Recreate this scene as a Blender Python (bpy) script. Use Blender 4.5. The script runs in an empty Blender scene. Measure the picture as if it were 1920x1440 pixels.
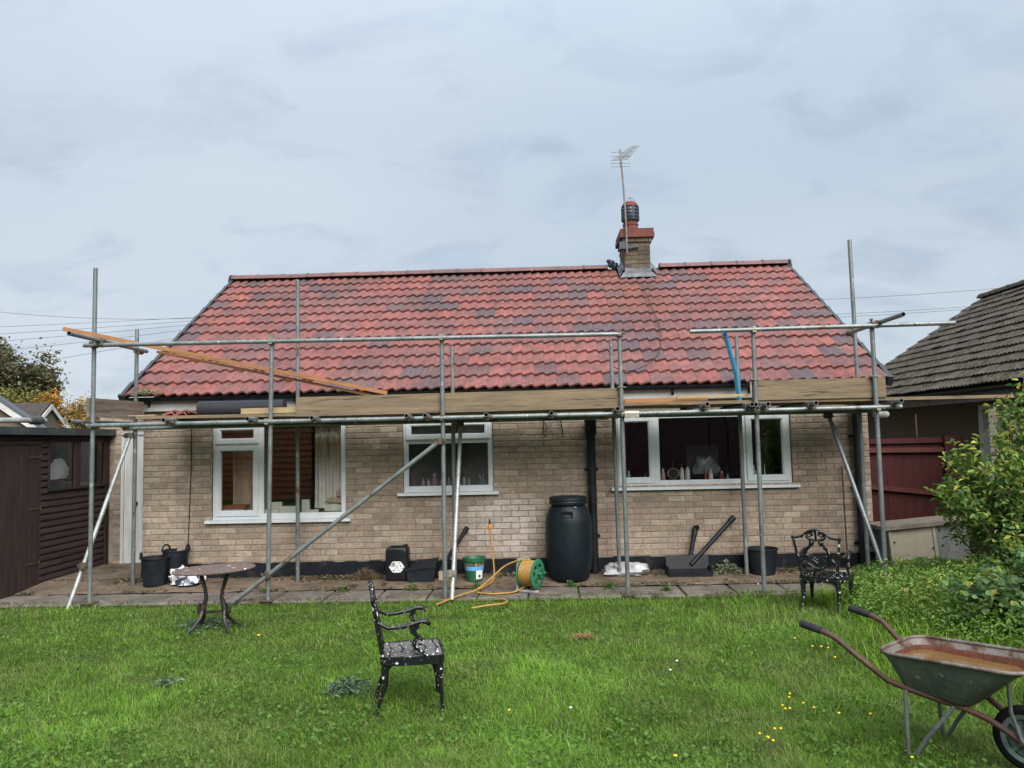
import bpy, math, random
import numpy as np
from mathutils import Vector, Matrix, noise as mnoise
random.seed(11); rng = np.random.default_rng(11)
PI = math.pi; R = math.radians
scn = bpy.context.scene
COL = scn.collection

# ------------------------------------------------------------------ camera
yaw, pitch, roll = R(1.784), R(4.212), R(-1.2615)
fw = Vector((-math.sin(yaw)*math.cos(pitch), math.cos(yaw)*math.cos(pitch), math.sin(pitch)))
rt = Vector((math.cos(yaw), math.sin(yaw), 0)); up = rt.cross(fw)
rt2 = rt*math.cos(roll) + up*math.sin(roll); up2 = up*math.cos(roll) - rt*math.sin(roll)
cam = bpy.data.objects.new('camera', bpy.data.cameras.new('camera')); COL.objects.link(cam)
mw = Matrix((rt2, up2, -fw)).transposed().to_4x4(); mw.translation = (0, -10.0355, 1.7588)
cam.matrix_world = mw
cam.data.sensor_width = 36; cam.data.lens = 27.0; cam.data.clip_start = .05; cam.data.clip_end = 900
scn.camera = cam

# ------------------------------------------------------------------ sky, sun, exposure
SUN_EL, SUN_AZ = R(42), R(158)          # azimuth measured clockwise from +Y
w = bpy.data.worlds.new('World'); scn.world = w; w.use_nodes = True
nt = w.node_tree; nt.nodes.clear()
def N(t, typ, **kw):
    n = t.nodes.new(typ)
    for k, v in kw.items():
        if hasattr(n, k): setattr(n, k, v)
    return n
out = N(nt, 'ShaderNodeOutputWorld'); bg = N(nt, 'ShaderNodeBackground'); bg.inputs['Strength'].default_value = .1
sky = N(nt, 'ShaderNodeTexSky', sky_type='NISHITA', sun_disc=False, sun_elevation=SUN_EL, sun_rotation=SUN_AZ)
tc = N(nt, 'ShaderNodeTexCoord')
# overcast: project the view direction on a cloud sheet, two scales of soft cloud
sep = N(nt, 'ShaderNodeSeparateXYZ'); nt.links.new(tc.outputs['Generated'], sep.inputs[0])
addz = N(nt, 'ShaderNodeMath', operation='ADD'); addz.inputs[1].default_value = .32
absz = N(nt, 'ShaderNodeMath', operation='ABSOLUTE')
nt.links.new(sep.outputs['Z'], absz.inputs[0]); nt.links.new(absz.outputs[0], addz.inputs[0])
dv = N(nt, 'ShaderNodeVectorMath', operation='DIVIDE'); cmb = N(nt, 'ShaderNodeCombineXYZ')
for i in range(3): nt.links.new(addz.outputs[0], cmb.inputs[i])
nt.links.new(tc.outputs['Generated'], dv.inputs[0]); nt.links.new(cmb.outputs[0], dv.inputs[1])
n1 = N(nt, 'ShaderNodeTexNoise'); n1.inputs['Scale'].default_value = .8; n1.inputs['Detail'].default_value = 4; n1.inputs['Roughness'].default_value = .5
n2 = N(nt, 'ShaderNodeTexNoise'); n2.inputs['Scale'].default_value = 4.2; n2.inputs['Detail'].default_value = 5; n2.inputs['Roughness'].default_value = .55; n2.inputs['Distortion'].default_value = .4
mp = N(nt, 'ShaderNodeMapping'); mp.inputs['Scale'].default_value = (.95, 1.25, 1); mp.inputs['Location'].default_value = (3.1, 1.7, 0)
nt.links.new(dv.outputs[0], mp.inputs[0]); nt.links.new(mp.outputs[0], n1.inputs['Vector']); nt.links.new(mp.outputs[0], n2.inputs['Vector'])
r1 = N(nt, 'ShaderNodeValToRGB'); e = r1.color_ramp.elements
e[0].position = .36; e[0].color = (.495, .585, .68, 1); e[1].position = .64; e[1].color = (.60, .662, .732, 1)
nt.links.new(n1.outputs['Fac'], r1.inputs[0])
r2 = N(nt, 'ShaderNodeValToRGB'); e = r2.color_ramp.elements
e[0].position = .30; e[0].color = (.83, .85, .89, 1); e[1].position = .50; e[1].color = (1, 1, 1, 1)
nt.links.new(n2.outputs['Fac'], r2.inputs[0])
mul = N(nt, 'ShaderNodeMix', data_type='RGBA', blend_type='MULTIPLY'); mul.inputs[0].default_value = 1
nt.links.new(r1.outputs[0], mul.inputs[6]); nt.links.new(r2.outputs[0], mul.inputs[7])
# overcast luminance rises smoothly towards the zenith
pw = N(nt, 'ShaderNodeMath', operation='POWER'); pw.inputs[1].default_value = 3.4
gain = N(nt, 'ShaderNodeMath', operation='MULTIPLY_ADD'); gain.inputs[1].default_value = 6.8; gain.inputs[2].default_value = 2.72
nt.links.new(absz.outputs[0], pw.inputs[0]); nt.links.new(pw.outputs[0], gain.inputs[0])
mg = N(nt, 'ShaderNodeVectorMath', operation='SCALE')
nt.links.new(mul.outputs[2], mg.inputs[0]); nt.links.new(gain.outputs[0], mg.inputs['Scale'])
mx = N(nt, 'ShaderNodeMix', data_type='RGBA'); mx.inputs[0].default_value = .96
nt.links.new(sky.outputs[0], mx.inputs[6]); nt.links.new(mg.outputs[0], mx.inputs[7])
nt.links.new(mx.outputs[2], bg.inputs['Color']); nt.links.new(bg.outputs[0], out.inputs[0])
sun = bpy.data.objects.new('sun', bpy.data.lights.new('sun', 'SUN')); COL.objects.link(sun)
sun.data.energy = 1.5; sun.data.angle = R(50); sun.data.color = (1, .97, .92)
sd = Vector((math.sin(SUN_AZ)*math.cos(SUN_EL), math.cos(SUN_AZ)*math.cos(SUN_EL), math.sin(SUN_EL)))
sun.rotation_euler = sd.to_track_quat('Z', 'Y').to_euler(); sun.location = (0, -10, 20)
vs = scn.view_settings; vs.view_transform = 'Standard'; vs.look = 'None'; vs.gamma = 1; vs.use_curve_mapping = False
vs.exposure = 1.9
scn.render.engine = 'CYCLES'

# ------------------------------------------------------------------ materials
def M(name, base, rough=.6, metal=0., var=None, vs_=6., lo=.4, hi=.65, bump=0., bs=60., src='solid', stretch=(1, 1, 1),
      amt=.25, spec=.5, specks=None, coat=0., transl=0., coord='pos', blot=None):
    """base colour (solid / colour attribute / object colour), broken up by noise to var, with optional specks and bump"""
    m = bpy.data.materials.new(name); m.use_nodes = True; t = m.node_tree; L = t.links
    bs_ = t.nodes['Principled BSDF']; bs_.inputs['Roughness'].default_value = rough; bs_.inputs['Metallic'].default_value = metal
    bs_.inputs['Specular IOR Level'].default_value = spec
    if coat: bs_.inputs['Coat Weight'].default_value = coat; bs_.inputs['Coat Roughness'].default_value = .15
    if coord == 'pos': co = N(t, 'ShaderNodeNewGeometry').outputs['Position']
    else: co = N(t, 'ShaderNodeTexCoord').outputs['Object']
    mp = N(t, 'ShaderNodeMapping'); mp.inputs['Scale'].default_value = stretch; L.new(co, mp.inputs[0]); co = mp.outputs[0]
    if src == 'obj':                        # every piece gets its own patch of the pattern
        oi = N(t, 'ShaderNodeObjectInfo'); ml = N(t, 'ShaderNodeMath', operation='MULTIPLY'); ml.inputs[1].default_value = 61.; L.new(oi.outputs['Random'], ml.inputs[0])
        av = N(t, 'ShaderNodeVectorMath', operation='ADD'); L.new(co, av.inputs[0]); L.new(ml.outputs[0], av.inputs[1]); cop = av.outputs[0]
    else: cop = co
    if src == 'attr':
        a = N(t, 'ShaderNodeAttribute'); a.attribute_name = 'Col'; col = a.outputs['Color']
    elif src == 'obj': col = N(t, 'ShaderNodeObjectInfo').outputs['Color']
    else:
        rgb = N(t, 'ShaderNodeRGB'); rgb.outputs[0].default_value = (*base, 1); col = rgb.outputs[0]
    nz = N(t, 'ShaderNodeTexNoise'); nz.inputs['Scale'].default_value = vs_; nz.inputs['Detail'].default_value = 6; nz.inputs['Roughness'].default_value = .62
    L.new(cop, nz.inputs['Vector'])
    if var is not None:
        mr = N(t, 'ShaderNodeMapRange', clamp=True); mr.inputs[1].default_value = lo; mr.inputs[2].default_value = hi; L.new(nz.outputs['Fac'], mr.inputs[0])
        mixn = N(t, 'ShaderNodeMix', data_type='RGBA'); L.new(mr.outputs[0], mixn.inputs[0]); L.new(col, mixn.inputs[6]); mixn.inputs[7].default_value = (*var, 1); col = mixn.outputs[2]
    if amt:
        nf = N(t, 'ShaderNodeTexNoise'); nf.inputs['Scale'].default_value = vs_*5; nf.inputs['Detail'].default_value = 4; L.new(co, nf.inputs['Vector'])
        mr = N(t, 'ShaderNodeMapRange'); mr.inputs[1].default_value = .25; mr.inputs[2].default_value = .75; mr.inputs[3].default_value = 1-amt; mr.inputs[4].default_value = 1+amt
        L.new(nf.outputs['Fac'], mr.inputs[0])
        sc = N(t, 'ShaderNodeVectorMath', operation='SCALE'); L.new(col, sc.inputs[0]); L.new(mr.outputs[0], sc.inputs['Scale']); col = sc.outputs[0]
    if blot:                               # broad weathering: (scale, darkest, lightest)
        nf = N(t, 'ShaderNodeTexNoise'); nf.inputs['Scale'].default_value = blot[0]; nf.inputs['Detail'].default_value = 5; nf.inputs['Roughness'].default_value = .6; L.new(co, nf.inputs['Vector'])
        mr = N(t, 'ShaderNodeMapRange', clamp=True); mr.inputs[1].default_value = .33; mr.inputs[2].default_value = .67; mr.inputs[3].default_value = blot[1]; mr.inputs[4].default_value = blot[2]
        L.new(nf.outputs['Fac'], mr.inputs[0]); sc = N(t, 'ShaderNodeVectorMath', operation='SCALE'); L.new(col, sc.inputs[0]); L.new(mr.outputs[0], sc.inputs['Scale']); col = sc.outputs[0]
    for sp in (specks or []):              # (colour, scale, threshold)
        ns = N(t, 'ShaderNodeTexNoise'); ns.inputs['Scale'].default_value = sp[1]; ns.inputs['Detail'].default_value = 3; L.new(co, ns.inputs['Vector'])
        mr = N(t, 'ShaderNodeMapRange', clamp=True); mr.inputs[1].default_value = sp[2]; mr.inputs[2].default_value = sp[2]+.04; L.new(ns.outputs['Fac'], mr.inputs[0])
        mixn = N(t, 'ShaderNodeMix', data_type='RGBA'); L.new(mr.outputs[0], mixn.inputs[0]); L.new(col, mixn.inputs[6]); mixn.inputs[7].default_value = (*sp[0], 1); col = mixn.outputs[2]
    L.new(col, bs_.inputs['Base Color'])
    if bump:
        nb = N(t, 'ShaderNodeTexNoise'); nb.inputs['Scale'].default_value = bs; nb.inputs['Detail'].default_value = 5; L.new(co, nb.inputs['Vector'])
        b = N(t, 'ShaderNodeBump'); b.inputs['Strength'].default_value = bump; b.inputs['Distance'].default_value = .01
        L.new(nb.outputs['Fac'], b.inputs['Height']); L.new(b.outputs[0], bs_.inputs['Normal'])
    if transl:
        tr = N(t, 'ShaderNodeBsdfTranslucent'); L.new(col, tr.inputs['Color']); ms = N(t, 'ShaderNodeMixShader'); ms.inputs[0].default_value = transl
        L.new(bs_.outputs[0], ms.inputs[1]); L.new(tr.outputs[0], ms.inputs[2]); L.new(ms.outputs[0], t.nodes['Material Output'].inputs[0])
    return m

def glass(name, tint=(.93, .97, .95), rough=.0, bump=0., boost=1.6):
    m = bpy.data.materials.new(name); m.use_nodes = True; t = m.node_tree; L = t.links; t.nodes.remove(t.nodes['Principled BSDF'])
    tr = N(t, 'ShaderNodeBsdfTransparent'); tr.inputs[0].default_value = (*tint, 1)
    gl = N(t, 'ShaderNodeBsdfGlossy'); gl.inputs['Roughness'].default_value = rough; gl.inputs['Color'].default_value = (1, 1, 1, 1)
    fr = N(t, 'ShaderNodeFresnel'); fr.inputs[0].default_value = 1.52
    mu = N(t, 'ShaderNodeMath', operation='MULTIPLY', use_clamp=True); mu.inputs[1].default_value = boost; L.new(fr.outputs[0], mu.inputs[0])
    if bump:
        nb = N(t, 'ShaderNodeTexNoise'); nb.inputs['Scale'].default_value = bump; nb.inputs['Detail'].default_value = 2
        g = N(t, 'ShaderNodeNewGeometry'); L.new(g.outputs['Position'], nb.inputs['Vector'])
        b = N(t, 'ShaderNodeBump'); b.inputs['Strength'].default_value = .6; b.inputs['Distance'].default_value = .01
        L.new(nb.outputs['Fac'], b.inputs['Height']); L.new(b.outputs[0], gl.inputs['Normal']); L.new(b.outputs[0], fr.inputs['Normal'])
    ms = N(t, 'ShaderNodeMixShader'); L.new(mu.outputs[0], ms.inputs[0]); L.new(tr.outputs[0], ms.inputs[1]); L.new(gl.outputs[0], ms.inputs[2])
    L.new(ms.outputs[0], t.nodes['Material Output'].inputs[0]); return m

BLOOM = (.58, .52, .47)
mBrickO = M('brick', (0, 0, 0), .9, src='obj', var=(.17, .14, .11), vs_=9, lo=.5, hi=.85, bump=.5, bs=150, amt=.24, spec=.2, blot=(1.5, .80, 1.08))
mBrickA = M('brick_rest', (0, 0, 0), .9, src='attr', var=(.17, .14, .11), vs_=9, lo=.5, hi=.85, bump=.5, bs=150, amt=.24, spec=.2, blot=(1.5, .80, 1.08))
mMortar = M('mortar', (.235, .19, .145), .95, var=(.30, .25, .20), vs_=3, bump=.4, bs=200, spec=.1, blot=(1.5, .80, 1.08))
mPlinth = M('black_bitumen', (.009, .010, .014), .75, spec=.2, var=(.045, .04, .036), vs_=6, lo=.54, hi=.78, bump=.6, bs=30)
mTileO = M('roof_tile', (0, 0, 0), .66, src='obj', var=(.082, .056, .056), vs_=6.5, lo=.40, hi=.74, bump=.12, bs=220, amt=.22, spec=.32, blot=(.9, .86, 1.08))
mTileA = M('roof_tile_rest', (0, 0, 0), .66, src='attr', var=(.082, .056, .056), vs_=6.5, lo=.40, hi=.74, bump=.12, bs=220, amt=.22, spec=.32, blot=(.9, .86, 1.08))
mRidge = M('ridge_tile', (.155, .066, .058), .65, var=(.105, .055, .052), vs_=4, lo=.4, hi=.6, bump=.1, bs=200)
mVerge = M('dry_verge', (.028, .031, .036), .5, var=(.045, .046, .05), vs_=8, spec=.4)
mUnder = M('roofing_felt', (.02, .02, .022), .9)
mMoss = M('mossy_tile', (0, 0, 0), .95, src='obj', coord='pos', var=(.044, .042, .022), vs_=1.6, lo=.52, hi=.78, bump=1., bs=45, amt=.5, spec=.15,
          specks=[((.30, .30, .27), 24, .72), ((.09, .083, .066), 13, .58)])
mBlack = M('black_plastic', (.006, .0075, .010), .42, var=(.014, .015, .018), vs_=5, amt=.1, spec=.3)
mBarrel = M('barrel_plastic', (.003, .007, .0115), .5, var=(.007, .012, .017), vs_=4, bump=.15, bs=70, specks=[((.06, .07, .075), 60, .72)], amt=.15, spec=.3)
mTub = M('tub_rubber', (.006, .009, .013), .55, var=(.016, .019, .024), vs_=5, amt=.15, spec=.25)
mWhite = M('white_upvc', (.60, .63, .65), .38, var=(.48, .50, .50), vs_=3, lo=.5, hi=.8, amt=.04, specks=[((.25, .24, .21), 26, .74)])
mFascia = M('fascia_paint', (.52, .51, .50), .55, var=(.38, .365, .345), vs_=3, amt=.06)
mDoorW = M('white_paint_timber', (.50, .505, .50), .65, var=(.38, .38, .365), vs_=4, stretch=(6, 6, .6), bump=.2, bs=30, amt=.08)
mGalv = M('galvanised_tube', (.20, .222, .222), .42, .4, var=(.115, .127, .122), vs_=7, lo=.42, hi=.7, bump=.08, bs=90, stretch=(1, 1, .6),
          specks=[((.11, .075, .045), 9, .66), ((.33, .345, .34), 14, .66), ((.40, .40, .38), 45, .70)], amt=.18)
mGalv2 = M('bright_galvanised_tube', (.33, .35, .335), .45, .35, var=(.17, .18, .165), vs_=8, lo=.45, hi=.7, specks=[((.46, .46, .43), 11, .62)], amt=.12)
mTubeIn = M('tube_inside', (.03, .03, .03), .9)
mCoup = M('coupler_steel', (.11, .10, .085), .55, .4, var=(.09, .058, .036), vs_=30, amt=.3)
mCoup2 = M('zinc_coupler', (.34, .325, .28), .45, .5, var=(.25, .21, .14), vs_=30, amt=.2)
mBoard = M('scaffold_board', (.215, .158, .098), .85, spec=.2, var=(.14, .11, .075), vs_=2.2, stretch=(.5, 3, 7), bump=.4, bs=28, amt=.2, specks=[((.07, .058, .045), 5, .64), ((.32, .28, .22), 22, .73)])
mBoardG = M('grey_scaffold_board', (.21, .162, .13), .9, spec=.2, var=(.10, .08, .066), vs_=2.4, stretch=(3, .6, 6), bump=.4, bs=30, amt=.22, specks=[((.10, .085, .07), 7, .64)])
mBatten = M('new_batten', (.34, .165, .068), .7, spec=.25, var=(.27, .125, .05), vs_=3, stretch=(.5, 4, 6), amt=.15)
mPale = M('pale_softwood', (.38, .30, .165), .75, spec=.25, var=(.31, .23, .125), vs_=3, stretch=(.6, 4, 6), amt=.12)
mRollD = M('damp_proof_roll', (.024, .025, .033), .55, spec=.3, var=(.036, .036, .044), vs_=2, stretch=(.5, 4, 4), amt=.1, bump=.1, bs=40)
mBlue = M('blue_pipe', (.05, .36, .66), .45, var=(.07, .40, .70), vs_=4, amt=.05)
mShed = M('shed_stain', (.050, .034, .031), .7, spec=.2, var=(.032, .0225, .021), vs_=3, stretch=(1, .5, 5), bump=.5, bs=30, amt=.25)
mShedV = M('shed_stain_upright', (.048, .031, .028), .7, spec=.2, var=(.031, .021, .0195), vs_=3, stretch=(5, 5, .5), bump=.5, bs=30, amt=.25)
mFelt = M('shed_felt', (.028, .031, .035), .85, var=(.06, .065, .06), vs_=4, bump=.5, bs=120)
mIron = M('rusty_iron', (.03, .025, .025), .7, var=(.10, .04, .02), vs_=20)
mCast = M('black_cast_iron', (.006, .0075, .008), .34, spec=.38, var=(.011, .012, .013), vs_=14, bump=.2, bs=60, specks=[((.62, .62, .60), 30, .635), ((.62, .62, .60), 75, .68), ((.10, .05, .035), 26, .70)], amt=.2, coord='obj')
mCastD = M('worn_table_iron', (.016, .015, .016), .45, var=(.10, .04, .03), vs_=14, lo=.55, hi=.7, bump=.2, bs=60, specks=[((.6, .6, .58), 26, .70)], coord='obj')
mTabTop = M('flaking_table_paint', (.135, .075, .062), .8, spec=.2, var=(.115, .105, .095), vs_=9, lo=.42, hi=.58, bump=.5, bs=50, specks=[((.6, .58, .52), 17, .66), ((.10, .07, .06), 22, .66)], coord='obj')
mFenceR = M('red_fence_stain', (.056, .0135, .0125), .7, spec=.2, var=(.038, .0105, .0105), vs_=3, stretch=(5, 5, .6), bump=.3, bs=40, amt=.2)
mFenceL = M('red_fence_rail', (.085, .024, .02), .7, spec=.25, var=(.06, .017, .017), vs_=4, stretch=(.6, 4, 4), amt=.2)
mCream = M('cream_panel', (.34, .30, .235), .65, var=(.27, .21, .135), vs_=3.5, lo=.5, hi=.75, amt=.06)
mGreyPly = M('weathered_ply', (.18, .18, .173), .9, spec=.2, var=(.13, .13, .126), vs_=3, stretch=(4, 4, .6), amt=.2, bump=.3)
mConc = M('old_concrete', (.165, .122, .088), .95, spec=.15, var=(.085, .068, .050), vs_=1.7, lo=.38, hi=.68, bump=.7, bs=60, amt=.3, specks=[((.05, .04, .03), 5, .64), ((.25, .22, .18), 30, .71)])
mSlab = M('paving_slab', (.165, .143, .122), .92, spec=.15, var=(.10, .088, .074), vs_=2.5, bump=.5, bs=90, amt=.22, specks=[((.055, .058, .034), 6, .63)])
mSoil = M('lawn_soil', (.05, .085, .015), .95, spec=.1, var=(.04, .055, .014), vs_=2.2, bump=.8, bs=40, amt=.4)
mGrass = M('grass_blades', (0, 0, 0), .6, src='attr', amt=0, spec=.12, transl=.42)
mLeafA = M('leaves', (0, 0, 0), .5, src='attr', amt=.12, vs_=12, spec=.2, transl=.35)
mLeafO = M('leaf', (0, 0, 0), .5, src='obj', amt=.15, vs_=12, spec=.2, transl=.35)
mBark = M('bark', (.075, .058, .045), .9, var=(.05, .042, .036), vs_=6, bump=.6, bs=25)
mStem = M('stem', (.09, .075, .04), .8)
mLitter = M('dry_litter', (0, 0, 0), .9, src='attr', amt=.3, spec=.2)
mTray = M('barrow_outside', (.118, .134, .128), .55, .2, var=(.075, .085, .08), vs_=5, bump=.25, bs=60, amt=.18, specks=[((.24, .27, .26), 22, .66)], coord='obj')
mTrayIn = M('barrow_rust', (.10, .033, .018), .8, spec=.2, var=(.06, .026, .017), vs_=6, bump=.5, bs=50, amt=.3, coord='obj')
mTrayRim = M('barrow_scraped_rim', (.17, .145, .13), .65, .3, var=(.085, .038, .022), vs_=9, lo=.44, hi=.6, bump=.3, bs=60, amt=.3, specks=[((.30, .17, .085), 26, .66)], coord='obj')
mHandle = M('barrow_tube', (.085, .034, .024), .7, .1, var=(.05, .026, .021), vs_=9, bump=.2, bs=80, amt=.25, coord='obj')
mGrip = M('rubber_grip', (.018, .019, .024), .8, spec=.2, var=(.032, .033, .038), vs_=15, coord='obj')
mTyre = M('rubber_tyre', (.005, .005, .0055), .85, spec=.2, coord='obj')
mRimG = M('green_wheel_rim', (.10, .145, .13), .55, var=(.075, .105, .095), vs_=8, coord='obj')
mRustWater = M('rusty_water', (.15, .088, .030), .05, var=(.12, .06, .022), vs_=3, lo=.4, hi=.6, amt=.04, spec=.5, coord='obj')
mGreen = M('green_plastic', (.018, .14, .072), .5, var=(.026, .165, .085), vs_=6, amt=.06)
mGreyP = M('grey_plastic', (.25, .25, .24), .55, var=(.19, .19, .18), vs_=6)
mHose = M('yellow_hose', (.36, .205, .05), .55, var=(.28, .15, .036), vs_=12)
mOrange = M('orange_plastic', (.62, .24, .03), .45)
mBucket = M('dark_green_bucket', (.011, .085, .036), .5, var=(.017, .10, .046), vs_=6)
mLabBlue = M('label_blue', (.10, .32, .60), .5, var=(.14, .38, .64), vs_=14)
mLabDark = M('label_dark', (.06, .065, .055), .5, var=(.42, .34, .14), vs_=55, lo=.48, hi=.58)
mLabWhite = M('label_white', (.68, .69, .68), .5, amt=.04)
mPrint = M('label_print', (.012, .012, .014), .6)
mSackW = M('sack_plastic', (.44, .44, .45), .45, var=(.26, .27, .285), vs_=8, specks=[((.50, .12, .05), 4.5, .64), ((.12, .13, .16), 7, .64)], amt=.1)
mSackF = M('foil_sack', (.62, .61, .60), .35, var=(.03, .04, .07), vs_=9, lo=.5, hi=.54, specks=[((.14, .22, .42), 8, .66)], amt=.1)
mLead = M('lead_flashing', (.085, .091, .10), .65, .1, var=(.19, .20, .21), vs_=7, bump=.4, bs=30)
mChim = M('chimney_brick', (0, 0, 0), .9, src='obj', var=(.09, .08, .06), vs_=7, lo=.48, hi=.75, bump=.5, bs=120, amt=.3, spec=.2)
mChimM = M('chimney_mortar', (.10, .086, .064), .95)
mTerra = M('terracotta', (.145, .052, .041), .8, spec=.2, var=(.105, .046, .04), vs_=6, amt=.15)
mCowl = M('cowl_metal', (.018, .026, .040), .45, var=(.03, .04, .055), vs_=9)
mAer = M('aerial_metal', (.20, .20, .19), .5, .4, var=(.14, .12, .10), vs_=9)
mRoom = M('room_wall', (.24, .17, .14), .9, var=(.19, .14, .12), vs_=2)
mRoomD = M('room_dark', (.05, .045, .05), .9)
mCurt = M('curtain_cloth', (.80, .78, .74), .9, var=(.62, .60, .57), vs_=5, stretch=(5, 5, .5))
mBeige = M('beige_curtain', (.56, .44, .34), .9, var=(.44, .33, .25), vs_=4, stretch=(6, 6, .5))
mPanel = M('lapped_panel', (.42, .165, .072), .8, var=(.34, .125, .055), vs_=3, stretch=(.6, .6, 5), amt=.2)
mPanelD = M('dark_panel', (.085, .036, .04), .8, var=(.07, .032, .036), vs_=3, stretch=(.6, .6, 5), amt=.2)
mPane = glass('window_glass', (.97, .985, .98), 0, 0, 3.4); mPaneObs = glass('obscured_glass', (.66, .60, .70), .14, 160., 1.15); mPaneShed = glass('shed_glass', (.93, .96, .97), .03, 0, .9)
mSlate = M('slate', (.045, .055, .068), .55, var=(.065, .072, .08), vs_=5, amt=.2)
mTileFar = M('far_tile', (.06, .05, .043), .9, spec=.15, var=(.045, .042, .035), vs_=3, amt=.3)
mWire = M('overhead_wire', (.10, .115, .13), .6)
def brickwall_mat(name, c1, c2, mo, axis):
    m = bpy.data.materials.new(name); m.use_nodes = True; t = m.node_tree; L = t.links; b = t.nodes['Principled BSDF']; b.inputs['Roughness'].default_value = .9
    g = N(t, 'ShaderNodeNewGeometry'); s = N(t, 'ShaderNodeSeparateXYZ'); cb = N(t, 'ShaderNodeCombineXYZ'); L.new(g.outputs['Position'], s.inputs[0])
    L.new(s.outputs[axis], cb.inputs[0]); L.new(s.outputs['Z'], cb.inputs[1])
    br = N(t, 'ShaderNodeTexBrick'); L.new(cb.outputs[0], br.inputs['Vector']); br.inputs['Scale'].default_value = 1
    br.inputs['Brick Width'].default_value = .225; br.inputs['Row Height'].default_value = .075; br.inputs['Mortar Size'].default_value = .006
    br.inputs['Color1'].default_value = (*c1, 1); br.inputs['Color2'].default_value = (*c2, 1); br.inputs['Mortar'].default_value = (*mo, 1)
    L.new(br.outputs[0], b.inputs['Base Color']); bp = N(t, 'ShaderNodeBump'); bp.inputs['Strength'].default_value = .5; bp.inputs['Distance'].default_value = .01; bp.invert = True
    L.new(br.outputs['Fac'], bp.inputs['Height']); L.new(bp.outputs[0], b.inputs['Normal']); return m
mWallNb = brickwall_mat('neighbour_brick', (.10, .068, .052), (.078, .056, .044), (.07, .058, .048), 'Y')
mWallFar = brickwall_mat('far_brick', (.13, .10, .068), (.11, .085, .06), (.10, .085, .07), 'X')
mWallEnd = brickwall_mat('end_brick', (.33, .27, .20), (.27, .21, .16), (.2, .17, .13), 'Y')

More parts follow.
